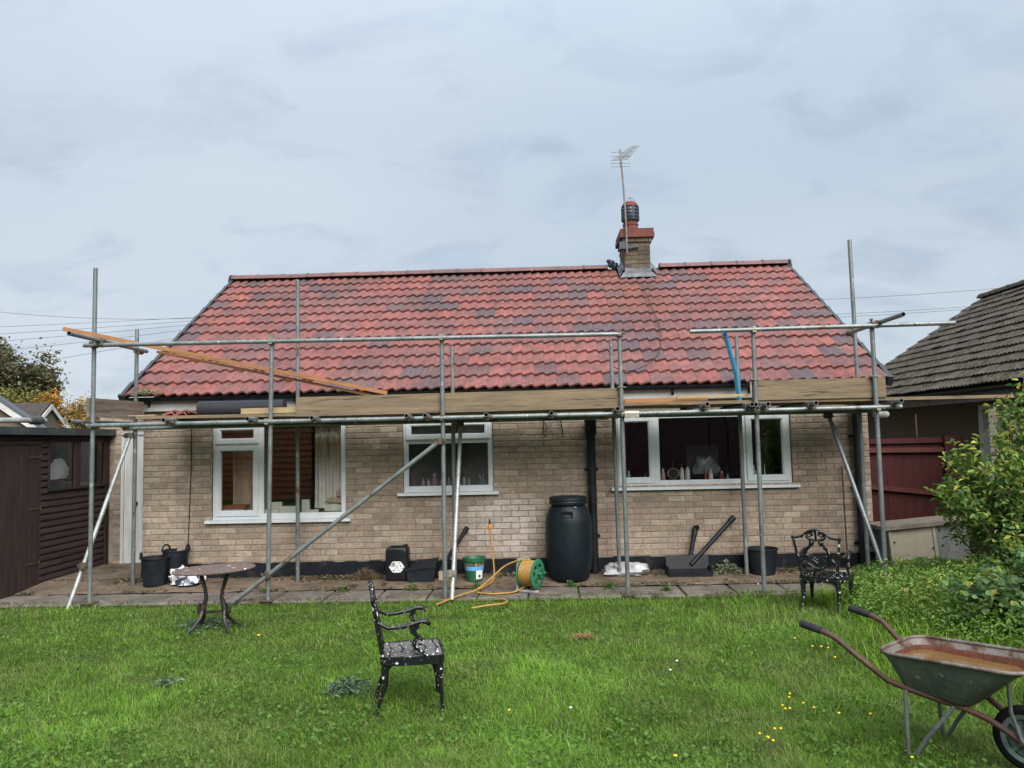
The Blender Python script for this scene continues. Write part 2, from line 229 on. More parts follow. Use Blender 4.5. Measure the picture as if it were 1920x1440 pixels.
# ------------------------------------------------------------------ mesh helpers
class MB:
    def __init__(s): s.v = []; s.f = []; s.mi = []; s.c = []; s.col = None
    def add(s, vs, fs, mi=0):
        o = len(s.v); s.v += [tuple(v) for v in vs]; s.f += [tuple(i+o for i in f) for f in fs]; s.mi += [mi]*len(fs); s.c += [s.col]*len(fs); return s
    def box(s, x0, x1, y0, y1, z0, z1, mi=0, mat=None):
        vs = [Vector((x, y, z)) for z in (z0, z1) for y in (y0, y1) for x in (x0, x1)]
        if mat is not None: vs = [mat @ v for v in vs]
        return s.add(vs, [(0, 2, 3, 1), (4, 5, 7, 6), (0, 1, 5, 4), (2, 6, 7, 3), (0, 4, 6, 2), (1, 3, 7, 5)], mi)
    def bar(s, a, b, wdt, hgt, upv=(0, 0, 1), mi=0):
        a = Vector(a); b = Vector(b); d = (b-a); l = d.length; d.normalize(); sd_ = d.cross(Vector(upv)).normalized(); u = sd_.cross(d)
        m = Matrix((d, sd_, u)).transposed().to_4x4(); m.translation = a
        return s.box(0, l, -wdt/2, wdt/2, -hgt/2, hgt/2, mi, m)
    def tube(s, pts, r, n=8, mi=0, caps=True, closed=False):
        pts = [Vector(p) for p in pts]; k = len(pts); rr = r if isinstance(r, (list, tuple)) else [r]*k
        vs = []; prev = None
        for i, p in enumerate(pts):
            if closed: t = pts[(i+1) % k]-pts[i-1]
            else: t = pts[min(i+1, k-1)]-pts[max(i-1, 0)]
            if t.length < 1e-9: t = Vector((0, 0, 1))
            t.normalize()
            if prev is None:
                a = Vector((0, 0, 1)) if abs(t.z) < .9 else Vector((1, 0, 0)); u = t.cross(a).normalized()
            else: u = (prev - t*prev.dot(t)); u = u.normalized() if u.length > 1e-6 else t.orthogonal().normalized()
            prev = u; v_ = t.cross(u)
            for j in range(n): an = 2*PI*j/n; vs.append(p+(u*math.cos(an)+v_*math.sin(an))*rr[i])
        fs = []
        for i in range(k if closed else k-1):
            i2 = (i+1) % k
            for j in range(n): fs.append((i*n+j, i*n+(j+1) % n, i2*n+(j+1) % n, i2*n+j))
        if caps and not closed: fs += [tuple(range(n-1, -1, -1)), tuple((k-1)*n+j for j in range(n))]
        return s.add(vs, fs, mi)
    def pipe(s, a, b, ro, ri, n=12, mi=0, mi_in=1):      # open-ended scaffold tube
        a = Vector(a); b = Vector(b); t = (b-a).normalized(); u = t.orthogonal().normalized(); v_ = t.cross(u)
        ring = lambda p, r: [p+(u*math.cos(2*PI*j/n)+v_*math.sin(2*PI*j/n))*r for j in range(n)]
        dep = min(.25, (b-a).length*.45)
        vs = ring(a, ro)+ring(b, ro)+ring(a, ri)+ring(b, ri)+ring(a+t*dep, ri)+ring(b-t*dep, ri); fs = []; g = []
        for j in range(n):
            k = (j+1) % n
            fs += [(j, k, n+k, n+j), (j, 2*n+j, 2*n+k, k), (n+j, n+k, 3*n+k, 3*n+j)]
            g += [(2*n+j, 4*n+j, 4*n+k, 2*n+k), (3*n+j, 3*n+k, 5*n+k, 5*n+j)]
        g += [tuple(4*n+j for j in range(n)), tuple(5*n+j for j in range(n))]
        o = len(s.v); s.add(vs, fs, mi); s.f += [tuple(i+o for i in f) for f in g]; s.mi += [mi_in]*len(g); s.c += [s.col]*len(g); return s
    def lathe(s, prof, n=20, c=(0, 0, 0), mi=0, mat=None, cap=True):
        vs = []
        for r, z in prof:
            for j in range(n):
                v = Vector((r*math.cos(2*PI*j/n), r*math.sin(2*PI*j/n), z)); v = (mat @ v) if mat is not None else v+Vector(c); vs.append(v)
        fs = []; k = len(prof)
        for i in range(k-1):
            for j in range(n): fs.append((i*n+j, i*n+(j+1) % n, (i+1)*n+(j+1) % n, (i+1)*n+j))
        if cap: fs += [tuple(range(n-1, -1, -1)), tuple((k-1)*n+j for j in range(n))]
        return s.add(vs, fs, mi)
    def prism(s, poly, dirv, mi=0):                      # polygon (list of 3D points) extruded by dirv
        n = len(poly); d = Vector(dirv); vs = [Vector(p) for p in poly]+[Vector(p)+d for p in poly]
        return s.add(vs, [tuple(range(n)), tuple(range(2*n-1, n-1, -1))]+[(i, i+n, (i+1) % n+n, (i+1) % n) for i in range(n)], mi)
    def mesh(s, name, mats, smooth=False):
        me = bpy.data.meshes.new(name); me.from_pydata(s.v, [], s.f)
        for m in (mats if isinstance(mats, (list, tuple)) else [mats]): me.materials.append(m)
        me.polygons.foreach_set('material_index', s.mi)
        if any(c is not None for c in s.c):
            at = me.attributes.new('Col', 'FLOAT_COLOR', 'CORNER'); arr = []
            for p, c in zip(me.polygons, s.c): arr += [*(c or (.5, .5, .5)), 1.]*p.loop_total
            at.data.foreach_set('color', arr)
        if smooth: me.shade_smooth() if smooth is True else me.set_sharp_from_angle(angle=R(smooth)); 
        if smooth and smooth is not True: me.polygons.foreach_set('use_smooth', [True]*len(me.polygons))
        me.update(); return me
OFF = {}
def thing(name, label, cat, loc=(0, 0, 0), group=None, rz=0):
    o = bpy.data.objects.new(name, None); COL.objects.link(o); o.location = loc; o.rotation_euler = (0, 0, rz); o.empty_display_size = .2
    o['label'] = label; o['category'] = cat
    if group: o['group'] = group
    OFF[o] = Vector(loc) if rz == 0 else Vector((0, 0, 0)); return o
def local_thing(name, label, cat, loc=(0, 0, 0), group=None, rz=0):
    o = thing(name, label, cat, loc, group, rz); OFF[o] = Vector((0, 0, 0)); return o
def part(name, mb, mats, parent, smooth=False, label=None):
    """mb in world coordinates (or the thing's own frame for local things)"""
    off = OFF[parent]; mb.v = [tuple(Vector(v)-off) for v in mb.v]
    o = bpy.data.objects.new(name, mb.mesh(name, mats, smooth)); COL.objects.link(o); o.parent = parent; OFF[o] = off
    if label: o['label'] = label
    return o
def single(name, mb, mats, label, cat, loc=None, group=None, smooth=False):
    if loc is None:
        a = np.array(mb.v); lo = a.min(0); hi = a.max(0); loc = ((lo[0]+hi[0])/2, (lo[1]+hi[1])/2, lo[2])
    mb.v = [tuple(Vector(v)-Vector(loc)) for v in mb.v]
    o = bpy.data.objects.new(name, mb.mesh(name, mats, smooth)); COL.objects.link(o); o.location = loc; o['label'] = label; o['category'] = cat
    if group: o['group'] = group
    OFF[o] = Vector(loc); return o
def struct(name, mb, mats, smooth=False, kind='structure'):
    o = bpy.data.objects.new(name, mb.mesh(name, mats, smooth)); COL.objects.link(o); o['kind'] = kind; OFF[o] = Vector((0, 0, 0)); return o
def inst(name, me, parent, matrix, color=None):
    o = bpy.data.objects.new(name, me); COL.objects.link(o); o.parent = parent
    m = matrix.copy(); m.translation = m.translation-OFF[parent]; o.matrix_local = m
    if color is not None: o.color = (*color, 1)
    OFF[o] = OFF[parent]; return o
def spl(pts, k=6):
    P = [Vector(p) for p in pts]; P = [P[0]*2-P[1]]+P+[P[-1]*2-P[-2]]; o_ = []
    for i in range(1, len(P)-2):
        a, b, c, d = P[i-1:i+3]
        for j in range(k): t = j/k; o_.append(.5*((2*b)+(c-a)*t+(2*a-5*b+4*c-d)*t*t+(3*b-a-3*c+d)*t**3))
    return o_+[P[-2]]
def dup(root, loc, rz, label, group=None):
    r_ = root.copy(); COL.objects.link(r_); r_.location = loc; r_.rotation_euler = (0, 0, rz); r_['label'] = label
    if group: r_['group'] = group
    OFF[r_] = Vector((0, 0, 0))
    for ch in root.children:
        c_ = ch.copy(); COL.objects.link(c_); c_.parent = r_; OFF[c_] = OFF[r_]
        for g in ch.children:
            d_ = g.copy(); COL.objects.link(d_); d_.parent = c_
    return r_
def lerp(a, b, t): return tuple(x+(y-x)*t for x, y in zip(a, b))
def jit(c, k): f = 1+random.uniform(-k, k); return tuple(max(0, x*f) for x in c)

# value noise (numpy)
def vnoise(x, y, seed=0):
    xi = np.floor(x).astype(np.int64); yi = np.floor(y).astype(np.int64); fx = x-xi; fy = y-yi
    h = lambda a, b: (np.sin((a*127.1+b*311.7+seed*74.7))*43758.5453) % 1.0
    fx = fx*fx*(3-2*fx); fy = fy*fy*(3-2*fy)
    return (h(xi, yi)*(1-fx)+h(xi+1, yi)*fx)*(1-fy)+(h(xi, yi+1)*(1-fx)+h(xi+1, yi+1)*fx)*fy
def fb(x, y, seed=0): return .5*vnoise(x, y, seed)+.3*vnoise(x*2.1, y*2.1, seed+3)+.2*vnoise(x*4.7, y*4.7, seed+7)
def np_obj(name, V, F, C, mat, parent=None, kind=None, npf=3):
    me = bpy.data.meshes.new(name); nf = len(F)
    me.vertices.add(len(V)); me.vertices.foreach_set('co', np.ascontiguousarray(V, dtype=np.float32).ravel())
    me.loops.add(nf*npf); me.loops.foreach_set('vertex_index', np.ascontiguousarray(F, dtype=np.int32).ravel())
    me.polygons.add(nf); me.polygons.foreach_set('loop_start', np.arange(0, nf*npf, npf, dtype=np.int32))
    at = me.attributes.new('Col', 'FLOAT_COLOR', 'POINT'); at.data.foreach_set('color', np.concatenate([C, np.ones((len(C), 1))], 1).astype(np.float32).ravel())
    me.materials.append(mat); me.update(calc_edges=True); me.validate()
    o = bpy.data.objects.new(name, me); COL.objects.link(o)
    if parent is not None:
        o.parent = parent; OFF[o] = OFF[parent]; o.location = -OFF[parent]
    else: OFF[o] = Vector((0, 0, 0))
    if kind: o['kind'] = kind
    return o
def blades(P, length, width, lean, C):
    """P (n,3) roots -> 5-vertex bent blades"""
    n = len(P); az = rng.uniform(0, 2*PI, n); d = np.stack([np.cos(az), np.sin(az), np.zeros(n)], 1); sdv = np.stack([-np.sin(az+rng.normal(0, .6, n)), np.cos(az), np.zeros(n)], 1)
    lz = length*np.cos(lean); lx = length*np.sin(lean)
    mid = P+d*(lx*.35)[:, None]; mid[:, 2] += lz*.62; tip = P+d*lx[:, None]; tip[:, 2] += lz
    wv = sdv*(width/2)[:, None]
    V = np.stack([P-wv, P+wv, mid-wv*.75, mid+wv*.75, tip], 1).reshape(-1, 3); b = (np.arange(n)*5)[:, None]
    F = np.concatenate([b+[0, 1, 3], b+[0, 3, 2], b+[2, 3, 4]], 1).reshape(-1, 3)
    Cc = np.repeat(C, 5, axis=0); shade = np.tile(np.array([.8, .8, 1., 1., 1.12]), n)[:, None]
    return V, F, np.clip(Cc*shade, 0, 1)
def leaf_cards(P, size, C, flat=.5, aspect=.55, droop=0.):
    """P (n,3) -> folded 6-vertex leaves, random heading, normals biased upwards by flat"""
    n = len(P); nr = rng.normal(0, 1, (n, 3)); nr[:, 2] = np.abs(nr[:, 2])+flat*2.2; nr /= np.linalg.norm(nr, axis=1)[:, None]
    a = rng.normal(0, 1, (n, 3)); a[:, 2] -= droop; a -= nr*(a*nr).sum(1)[:, None]; a /= np.linalg.norm(a, axis=1)[:, None]+1e-9
    b = np.cross(nr, a); s = size[:, None]
    base = P-a*s*.5; tip = P+a*s*.5-nr*s*.12; l1 = P-a*s*.15+b*s*aspect*.5+nr*s*.10; r1 = P-a*s*.15-b*s*aspect*.5+nr*s*.10; l2 = P+a*s*.2+b*s*aspect*.36+nr*s*.06; r2 = P+a*s*.2-b*s*aspect*.36+nr*s*.06
    V = np.stack([base, l1, l2, tip, r2, r1], 1).reshape(-1, 3); q = (np.arange(n)*6)[:, None]
    F = np.concatenate([q+[0, 5, 4, 3], q+[0, 3, 2, 1]], 1).reshape(-1, 4)
    return V, F, np.repeat(C, 6, axis=0)
def pick(cols, n, w=None, j=.18):
    cols = np.array(cols); i = rng.choice(len(cols), n, p=w); return np.clip(cols[i]*(1+rng.uniform(-j, j, (n, 1))), 0, 1)

# ================================================================== THE GROUND
XS = np.concatenate([np.arange(-60, -9, 3), np.arange(-9, 9.01, .3), np.arange(12, 61, 3)]); YS = np.concatenate([np.arange(-60, -9, 3), np.arange(-9, -1.2, .25), [-1.27]])
gx, gy = np.meshgrid(XS, YS); gz = -.045+.03*(fb(gx*1.1, gy*1.1, 2)-.5)
gz = np.where(gy > -1.5, -.03, gz)
V = np.stack([gx, gy, gz], 2).reshape(-1, 3); nx = len(XS); F = np.array([(j*nx+i, j*nx+i+1, (j+1)*nx+i+1, (j+1)*nx+i) for j in range(len(YS)-1) for i in range(nx-1)])
lawn = np_obj('lawn', V, F, np.zeros((len(V), 3))+.1, mSoil, kind='structure', npf=4)
g = MB(); g.box(-60, -6.62, -1.27, 130, -.4, -.05); g.box(4.75, 60, -1.27, 130, -.4, -.05); g.box(-6.62, 4.75, 5, 130, -.4, -.06)
g.box(-150, 150, 130, 300, -.4, -.07)
struct('ground', g, mSoil)
# patio: old concrete by the wall and a row of slabs along the lawn
pat = bpy.data.objects.new('patio', None); COL.objects.link(pat); pat['kind'] = 'structure'; OFF[pat] = Vector((0, 0, 0))
def pz(x, y): return (.008 if y < -.66 else .012+.05*min(1, (y+.66)/.6))
xs = np.linspace(-6.62, 4.75, 150); ys = np.concatenate([np.linspace(-.665, .02, 16), np.linspace(.2, 5, 8)])
gx, gy = np.meshgrid(xs, ys); gz = np.vectorize(pz)(gx, gy)+.014*(fb(gx*3, gy*3, 5)-.5)+np.where(gy < -.62, -.012*vnoise(gx*6, gy*0, 3), 0)
V = np.stack([gx, gy, gz], 2).reshape(-1, 3); nx = len(xs); F = np.array([(j*nx+i, j*nx+i+1, (j+1)*nx+i+1, (j+1)*nx+i) for j in range(len(ys)-1) for i in range(nx-1)])
np_obj('concrete', V, F, np.zeros((len(V), 3))+.1, mConc, parent=pat, npf=4)
b = MB(); b.box(-6.62, 4.75, -1.25, 4.99, -.3, -.03); part('bedding', b, mSoil, pat)
x = -6.6
while x < 4.7:
    wd = random.choice([.575, .585, .59, .6]); sk = random.uniform(-.015, .015)
    m = Matrix.Translation((x+wd/2, -.958, random.uniform(-.012, -.002))) @ Matrix.Rotation(random.uniform(-.012, .012), 4, 'Z') @ Matrix.Rotation(random.uniform(-.008, .008), 4, 'X')
    s = MB(); hx, hy = wd/2-.008, .285; c = .012
    low = [(-hx, -hy, -.05), (hx, -hy, -.05), (hx, hy, -.05), (-hx, hy, -.05)]; mid = [(p[0], p[1], -.006) for p in low]; top = [(p[0]*(1-c/hx), p[1]*(1-c/hy), .004) for p in low]
    vs_ = [m @ Vector(p) for p in low+mid+top]
    s.add(vs_, [(8, 9, 10, 11)]+[(i, (i+1) % 4, 4+(i+1) % 4, 4+i) for i in range(4)]+[(4+i, 4+(i+1) % 4, 8+(i+1) % 4, 8+i) for i in range(4)])
    part('paving_slab', s, mSlab, pat); x += wd+.004

# ================================================================== THE BUNGALOW
house = thing('bungalow', 'buff brick bungalow with new red tiled roof behind the scaffold', 'bungalow', (-.48, 0, 0))
WX0, WX1, ZD, ZT = -5.21, 4.255, .25, 2.30
OPEN = [(-4.29, -2.515, .80, 2.08), (-1.76, -.58, 1.11, 2.08), (1.01, 3.27, 1.125, 2.08)]
def wall_cells(mb, x0, x1, z0, z1, y0, y1, openings):
    xc = sorted({x0, x1, *[o[0] for o in openings], *[o[1] for o in openings]})
    for a, b_ in zip(xc[:-1], xc[1:]):
        blk = sorted([(o[2], o[3]) for o in openings if o[0] <= a+1e-6 and o[1] >= b_-1e-6]); z = z0
        for p, q in blk: mb.box(a, b_, y0, y1, z, p); z = q
        mb.box(a, b_, y0, y1, z, z1)
wm = MB(); wall_cells(wm, WX0, WX1, ZD, ZT, 0, .11, OPEN); wm.box(WX0, WX1, .0, .11, -.1, ZD)
wall = part('wall', wm, mMortar, house)
em = MB(); em.box(WX0+.002, WX0+.11, .11, 6.9, -.1, ZT); em.box(WX1-.11, WX1-.002, .11, 6.9, -.1, ZT); em.box(WX0, WX1, 6.9, 7.0, -.1, ZT)
for xx in (WX0, WX1-.1): em.prism([(xx, 0.02, ZT), (xx, 6.98, ZT), (xx, 3.45, 4.55)], (.1, 0, 0))
part('end_wall', em, mWallEnd, house)
pl = MB(); n_ = 60
for i in range(n_):                                            # tarred plinth, uneven upper edge
    a = WX0+.0+(WX1-WX0)*i/n_; b_ = WX0+(WX1-WX0)*(i+1)/n_; pl.box(a, b_, -.022+random.uniform(-.003, .003), 0, -.02, .245+random.uniform(-.008, .006))
part('plinth', pl, mPlinth, house)

# bricks, one by one
BR = {}
def brick_mesh(wd):
    k = round(wd/.005)
    if k not in BR:
        wd = k*.005; mb = MB(); q = lambda x0, x1, z0, z1, y: [(x0, y, z0), (x1, y, z0), (x1, y, z1), (x0, y, z1)]; e = .005
        mb.add(q(0, wd, 0, .0655, .012)+q(0, wd, 0, .0655, -.002)+q(e, wd-e, e, .0655-e, -.006),
               [(8, 9, 10, 11)]+[(i, (i+1) % 4, 4+(i+1) % 4, 4+i) for i in range(4)]+[(4+i, 4+(i+1) % 4, 8+(i+1) % 4, 8+i) for i in range(4)])
        BR[k] = mb.mesh('brick', mBrickO)
    return BR[k]
BC = [(.40, .325, .25), (.375, .30, .228), (.345, .272, .208), (.42, .35, .275), (.375, .282, .22), (.315, .25, .195), (.385, .30, .238)]
def lay_bricks(x0, x1, z0, z1, openings, y, seed=0):
    rr = random.Random(seed); res = []; nrow = int((z1-z0)/.075+.01)
    for r_ in range(nrow):
        z = z0+r_*.075+.005; zc = z+.0325
        cuts = sorted([(o[0], o[1]) for o in openings if o[2]-.01 < zc < o[3]+.01]); iv = []; a = x0
        for p, q in cuts: iv.append((a, p)); a = q
        iv.append((a, x1)); off = -.1125*(r_ % 2)+rr.uniform(-.008, .008)
        for (a, b_) in iv:
            k = math.floor((a-x0-off)/.225)
            while True:
                s = x0+off+k*.225; e_ = s+.225; k += 1
                if s >= b_-.001: break
                p = max(s, a)+(.005 if s > a else .002); q = min(e_, b_)-(.005 if e_ < b_ else .002)
                if q-p < .03: continue
                if q-p > .2 and rr.random() < .04:
                    h_ = p+(.068 if rr.random() < .5 else .107); segs = [(p, h_), (h_+.01, q)]
                else: segs = [(p, q)]
                for p_, q_ in segs:
                    c = jit(rr.choice(BC), .0); f = .93*rr.uniform(.82, 1.13); c = tuple(v*f for v in c)
                    # lime bloom low down beside the water butt, a pinkish wash near the plinth
                    xc = (p_+q_)/2; bl = max(0, 1-((xc+.42)/.70)**2-((z-.62)/.48)**2)*rr.uniform(.35, 1.5)
                    c = lerp(c, BLOOM, min(.75, bl))
                    for sx0, sx1, sz in ((-4.36, -2.45, .77), (-1.83, -.51, 1.08), (.93, 3.34, 1.09)):   # rain runs below the sills
                        if sx0 < xc < sx1 and sz-.35 < z < sz: c = lerp(c, (.16, .135, .11), .35*rr.random()*(1-(sz-z)/.35))
                    if z < .75: c = lerp(c, (.42, .31, .25), .22*rr.random())
                    res.append((p_, q_, z, y+rr.uniform(-.002, .002), c, rr.uniform(-.006, .006)))
    return res
bl = lay_bricks(WX0, WX1, ZD, ZT, OPEN, 0.0, 3)
cpos = np.array([0, -10.0355, 1.7588])
bl.sort(key=lambda t: (t[0]+t[1])**2*.25*.6+(t[2]-1.2)**2*2.2)
NB = 262
for p, q, z, y, c, tw in bl[:NB]:
    inst('brick', brick_mesh(q-p), wall, Matrix.Translation((p, y, z)) @ Matrix.Rotation(tw*.4, 4, 'Z'), c)
rest = MB()
for p, q, z, y, c, tw in bl[NB:]:
    rest.col = c; e = .005; w_ = q-p
    Q = lambda x0, x1, z0, z1, yy: [(p+x0, y+yy, z+z0), (p+x1, y+yy, z+z0), (p+x1, y+yy, z+z1), (p+x0, y+yy, z+z1)]
    rest.add(Q(0, w_, 0, .0655, .012)+Q(0, w_, 0, .0655, -.002)+Q(e, w_-e, e, .0655-e, -.006), [(8, 9, 10, 11)]+[(i, (i+1) % 4, 4+(i+1) % 4, 4+i) for i in range(4)]+[(4+i, 4+(i+1) % 4, 8+(i+1) % 4, 8+i) for i in range(4)])
o = part('bricks', rest, mBrickA, wall); o['kind'] = 'stuff'

# fascia, soffit, gutter, downpipe
f = MB(); f.box(-5.36, 4.42, -.075, -.055, 2.245, 2.415); part('fascia', f, mFascia, house)
f = MB(); f.box(-5.36, 4.42, -.055, .0, 2.25, 2.27); part('soffit', f, mFascia, house)
gt = MB(); n_ = 9
def gutter(mb, x0, x1, yc, zt, r):
    vs = []; fs = []
    for x in (x0, x1):
        for rad in (r, r-.006):
            for j in range(n_): an = PI+PI*j/(n_-1); vs.append((x, yc+rad*math.cos(an), zt+rad*math.sin(an)*1.05))
    for j in range(n_-1):
        fs += [(j, j+1, 2*n_+j+1, 2*n_+j), (n_+j, 3*n_+j, 3*n_+j+1, n_+j+1)]
    fs += [(0, n_, 3*n_, 2*n_), (n_-1, 2*n_+n_-1, 3*n_+n_-1, n_+n_-1), tuple(range(n_)), tuple(range(2*n_+n_-1, 2*n_-1, -1))]
    mb.add(vs, fs)
gutter(gt, -5.43, 4.50, -.135, 2.425, .058); gut = part('gutter', gt, mBlack, house, 40)
br_ = MB()
x = -5.1
while x < 4.4: br_.box(x-.012, x+.012, -.2, -.07, 2.335, 2.36); br_.box(x-.015, x+.015, -.085, -.076, 2.30, 2.37); x += .98
part('gutter_bracket', br_, mBlack, gut)
for (xa, ya, ra, ztop, nm) in ((.69, -.10, .054, 1.93, 0), (4.07, -.075, .042, 2.34, 1)):
    d = MB(); d.tube([(xa, ya, .0), (xa, ya, ztop)], ra, 16)
    if nm == 0: d.lathe([(.054, 1.80), (.074, 1.82), (.074, 1.96), (.080, 1.97), (.080, 2.0), (.062, 2.0), (.055, 1.93)], 18, (xa, ya, 0))
    p_ = part('downpipe', d, mBlack, house, 40)
    for zz in ((.5, 1.35) if nm == 0 else (.35, 1.05, 1.7)): cl = MB(); cl.tube([(xa, ya, zz), (xa, ya, zz+.035)], ra+.006, 16); cl.box(xa-ra-.035, xa+ra+.035, -.03, -.02, zz, zz+.035); part('pipe_clip', cl, mBlack, p_, 40)

# windows
def frame_rect(mb, x0, x1, z0, z1, y0, y1, w_, wb=None):
    wb = wb or w_
    mb.box(x0, x1, y0, y1, z0, z0+wb); mb.box(x0, x1, y0, y1, z1-w_, z1); mb.box(x0, x0+w_, y0, y1, z0+wb, z1-w_); mb.box(x1-w_, x1, y0, y1, z0+wb, z1-w_)
def sash(win, x0, x1, z0, z1, pane_m, w_=.055, fixed=False, proud=.018):
    Yf = .028
    if not fixed:
        s = MB(); frame_rect(s, x0, x1, z0, z1, Yf-proud, Yf+.04, w_)
        # chamfered inner bead
        frame_rect(s, x0+w_-.001, x1-w_+.001, z0+w_-.001, z1-w_+.001, Yf-proud+.012, Yf+.036, .014)
        part('sash', s, mWhite, win); i = w_+.012
    else:
        s = MB(); frame_rect(s, x0, x1, z0, z1, Yf+.008, Yf+.04, .018); part('glazing_bead', s, mWhite, win); i = .016
    p = MB(); p.add([(x0+i, Yf+.02, z0+i), (x1-i, Yf+.02, z0+i), (x1-i, Yf+.02, z1-i), (x0+i, Yf+.02, z1-i)], [(0, 1, 2, 3)])
    part('pane', p, pane_m, win)
def window(x0, x1, z0, z1, mull, trans, sill_z):
    f = MB(); frame_rect(f, x0, x1, z0, z1, .028, .10, .045)
    for m_ in mull: f.box(m_-.03, m_+.03, .029, .099, z0+.045, z1-.045)
    for (a, b_, z) in trans: f.box(a, b_, .030, .098, z-.025, z+.025)
    win = part('window', f, mWhite, house)
    s = MB(); s.prism([(x0-.075, .03, sill_z-.004), (x0-.075, -.065, sill_z-.012), (x0-.075, -.065, sill_z-.045), (x0-.075, -.012, sill_z-.045), (x0-.075, -.012, sill_z-.03), (x0-.075, .03, sill_z-.03)][::-1], (x1-x0+.15, 0, 0))
    s.box(x0, x1, .0, .029, sill_z-.004, z0)
    part('sill', s, mWhite, win); return win
A = window(-4.285, -2.52, .815, 2.07, [-3.66], [(-4.24, -3.69, 1.785)], .808)
sash(A, -4.25, -3.68, .85, 1.77, mPane, .06); sash(A, -4.25, -3.68, 1.80, 2.04, mPane, .055); sash(A, -3.63, -2.565, .86, 2.025, mPane, fixed=True)
B = window(-1.755, -.585, 1.128, 2.07, [], [(-1.71, -.63, 1.785)], 1.118)
sash(B, -1.72, -.62, 1.80, 2.04, mPaneObs, .055); sash(B, -1.71, -.63, 1.173, 1.76, mPaneObs, fixed=True)
Cw = window(1.015, 3.265, 1.14, 2.07, [1.535, 2.675], [], 1.132)
sash(Cw, 1.05, 1.515, 1.175, 2.035, mPane, .06); sash(Cw, 1.565, 2.645, 1.185, 2.025, mPane, fixed=True); sash(Cw, 2.70, 3.23, 1.175, 2.035, mPane, .062)
# rooms behind the glass
rm = MB()
for x0, x1, dep in ((-5.0, -2.2, 3.2), (-2.1, .2, 2.2), (.4, 4.1, 3.2)):
    rm.box(x0, x1, dep, dep+.05, .05, 2.25, 0); rm.box(x0-.04, x0, .12, dep, .05, 2.25, 0); rm.box(x1, x1+.04, .12, dep, .05, 2.25, 0)
    rm.box(x0, x1, .12, dep, .0, .05, 1); rm.box(x0, x1, .12, dep, 2.25, 2.29, 1)
part('room_lining', rm, [mRoom, mRoomD], house)
wb = MB()
for x0, x1, z in ((-4.25, -2.55, .845), (-1.72, -.62, 1.165), (1.05, 3.23, 1.175)): wb.box(x0, x1, .101, .33, z-.025, z)
part('window_board', wb, mFascia, house)

# recessed side wall with the white door between shed and bungalow
sw = MB(); DX0, DX1, SY = -6.255, -5.42, 1.42
wall_cells(sw, -6.62, WX0, 0, 2.4, SY, SY+.1, [(DX0, DX1, .03, 2.0)]); side = part('side_wall', sw, mMortar, house)
for p, q, z, y, c, tw in lay_bricks(-6.62, WX0, .02, 2.36, [(DX0, DX1, .0, 2.0)], SY, 8):
    if p < -6.2 and p > -6.5: inst('brick', brick_mesh(q-p), side, Matrix.Translation((p, y, z)), tuple(v*.85 for v in c))  # same bricks, with the shade of the recess put into their colour
d = MB(); d.box(DX0+.035, DX1, SY-.02, SY+.03, .05, 1.97)
sd_ = part('side_door', d, mDoorW, house)
d = MB(); d.box(DX0-.01, DX0+.034, SY-.04, SY+.03, .03, 2.0); d.box(DX0+.034, DX1, SY-.04, SY+.03, 1.971, 2.01); d.box(DX0+.43, DX0+.47, SY-.032, SY-.021, .05, 1.97)
part('door_frame', d, mDoorW, sd_)
d = MB(); d.lathe([(.022, 0), (.026, .02), (.018, .05)], 12, mat=Matrix.Translation((-6.03, SY-.021, .95)) @ Matrix.Rotation(PI/2, 4, 'X')); part('door_knob', d, mIron, sd_)

# ---- roof
RX0, RX1 = -5.40, 4.475; EY, EZ, RY, RZ = -.205, 2.445, 3.45, 4.73
ang = math.atan2(RZ-EZ, RY-EY); SL = math.hypot(RZ-EZ, RY-EY)
def slope_matrix(origin, e, s): n = Vector(e).cross(Vector(s)); m = Matrix((e, s, n)).transposed().to_4x4(); m.translation = origin; return m
def tile_mesh(name, wd, ln, mat, amp=.030, per=2, n=7, th=.024):
    mb = MB(); us = [0, .16, .32, .48, .64, .78, .86, .95] if n > 5 else [0, .25, .5, .78, .9]; prof = []
    for k in range(per):
        for u in us: prof.append(((k+u)*wd/per, u))
    prof.append((wd, 1.0)); top = []
    def h(u): return amp*((.5-.5*math.cos(PI*u/.78)) if u < .78 else (.5+.5*math.cos(PI*(u-.78)/.22)))
    P = [(x, h(u) if u < 1 else 0) for x, u in prof]; k = len(P)
    vs = [(x, 0, z+.040) for x, z in P]+[(x, ln, z+.004) for x, z in P]+[(x, 0, z+.040-th) for x, z in P]
    mb.add(vs, [(i, i+1, k+i+1, k+i) for i in range(k-1)]+[(2*k+i, 2*k+i+1, i+1, i) for i in range(k-1)])
    return mb.mesh(name, mat, 35), vs, [(i, i+1, k+i+1, k+i) for i in range(k-1)]+[(2*k+i, 2*k+i+1, i+1, i) for i in range(k-1)]
NCOL, NROW = 33, 13; TW = (RX1-RX0)/NCOL; GA = SL/NROW
tm, tv, tf = tile_mesh('roof_tile', TW*.997, GA*1.18, mTileO)
us = MB(); us.prism([(RX0, EY+.05, EZ-.01), (RX0, RY, RZ-.025), (RX0, 2*RY-EY, EZ-.01), (RX0, RY, RZ-.07)][::-1], (RX1-RX0, 0, 0)); roof = part('roof', us, mUnder, house)
bs = MB(); bs.add([(RX0, RY, RZ+.02), (RX1, RY, RZ+.02), (RX1, 2*RY-EY, EZ+.03), (RX0, 2*RY-EY, EZ+.03)], [(0, 1, 2, 3)]); part('rear_slope', bs, mRidge, roof)
sv = Vector((0, math.cos(ang), math.sin(ang))); base_m = slope_matrix(Vector((RX0, EY, EZ-.03)), (1, 0, 0), sv)
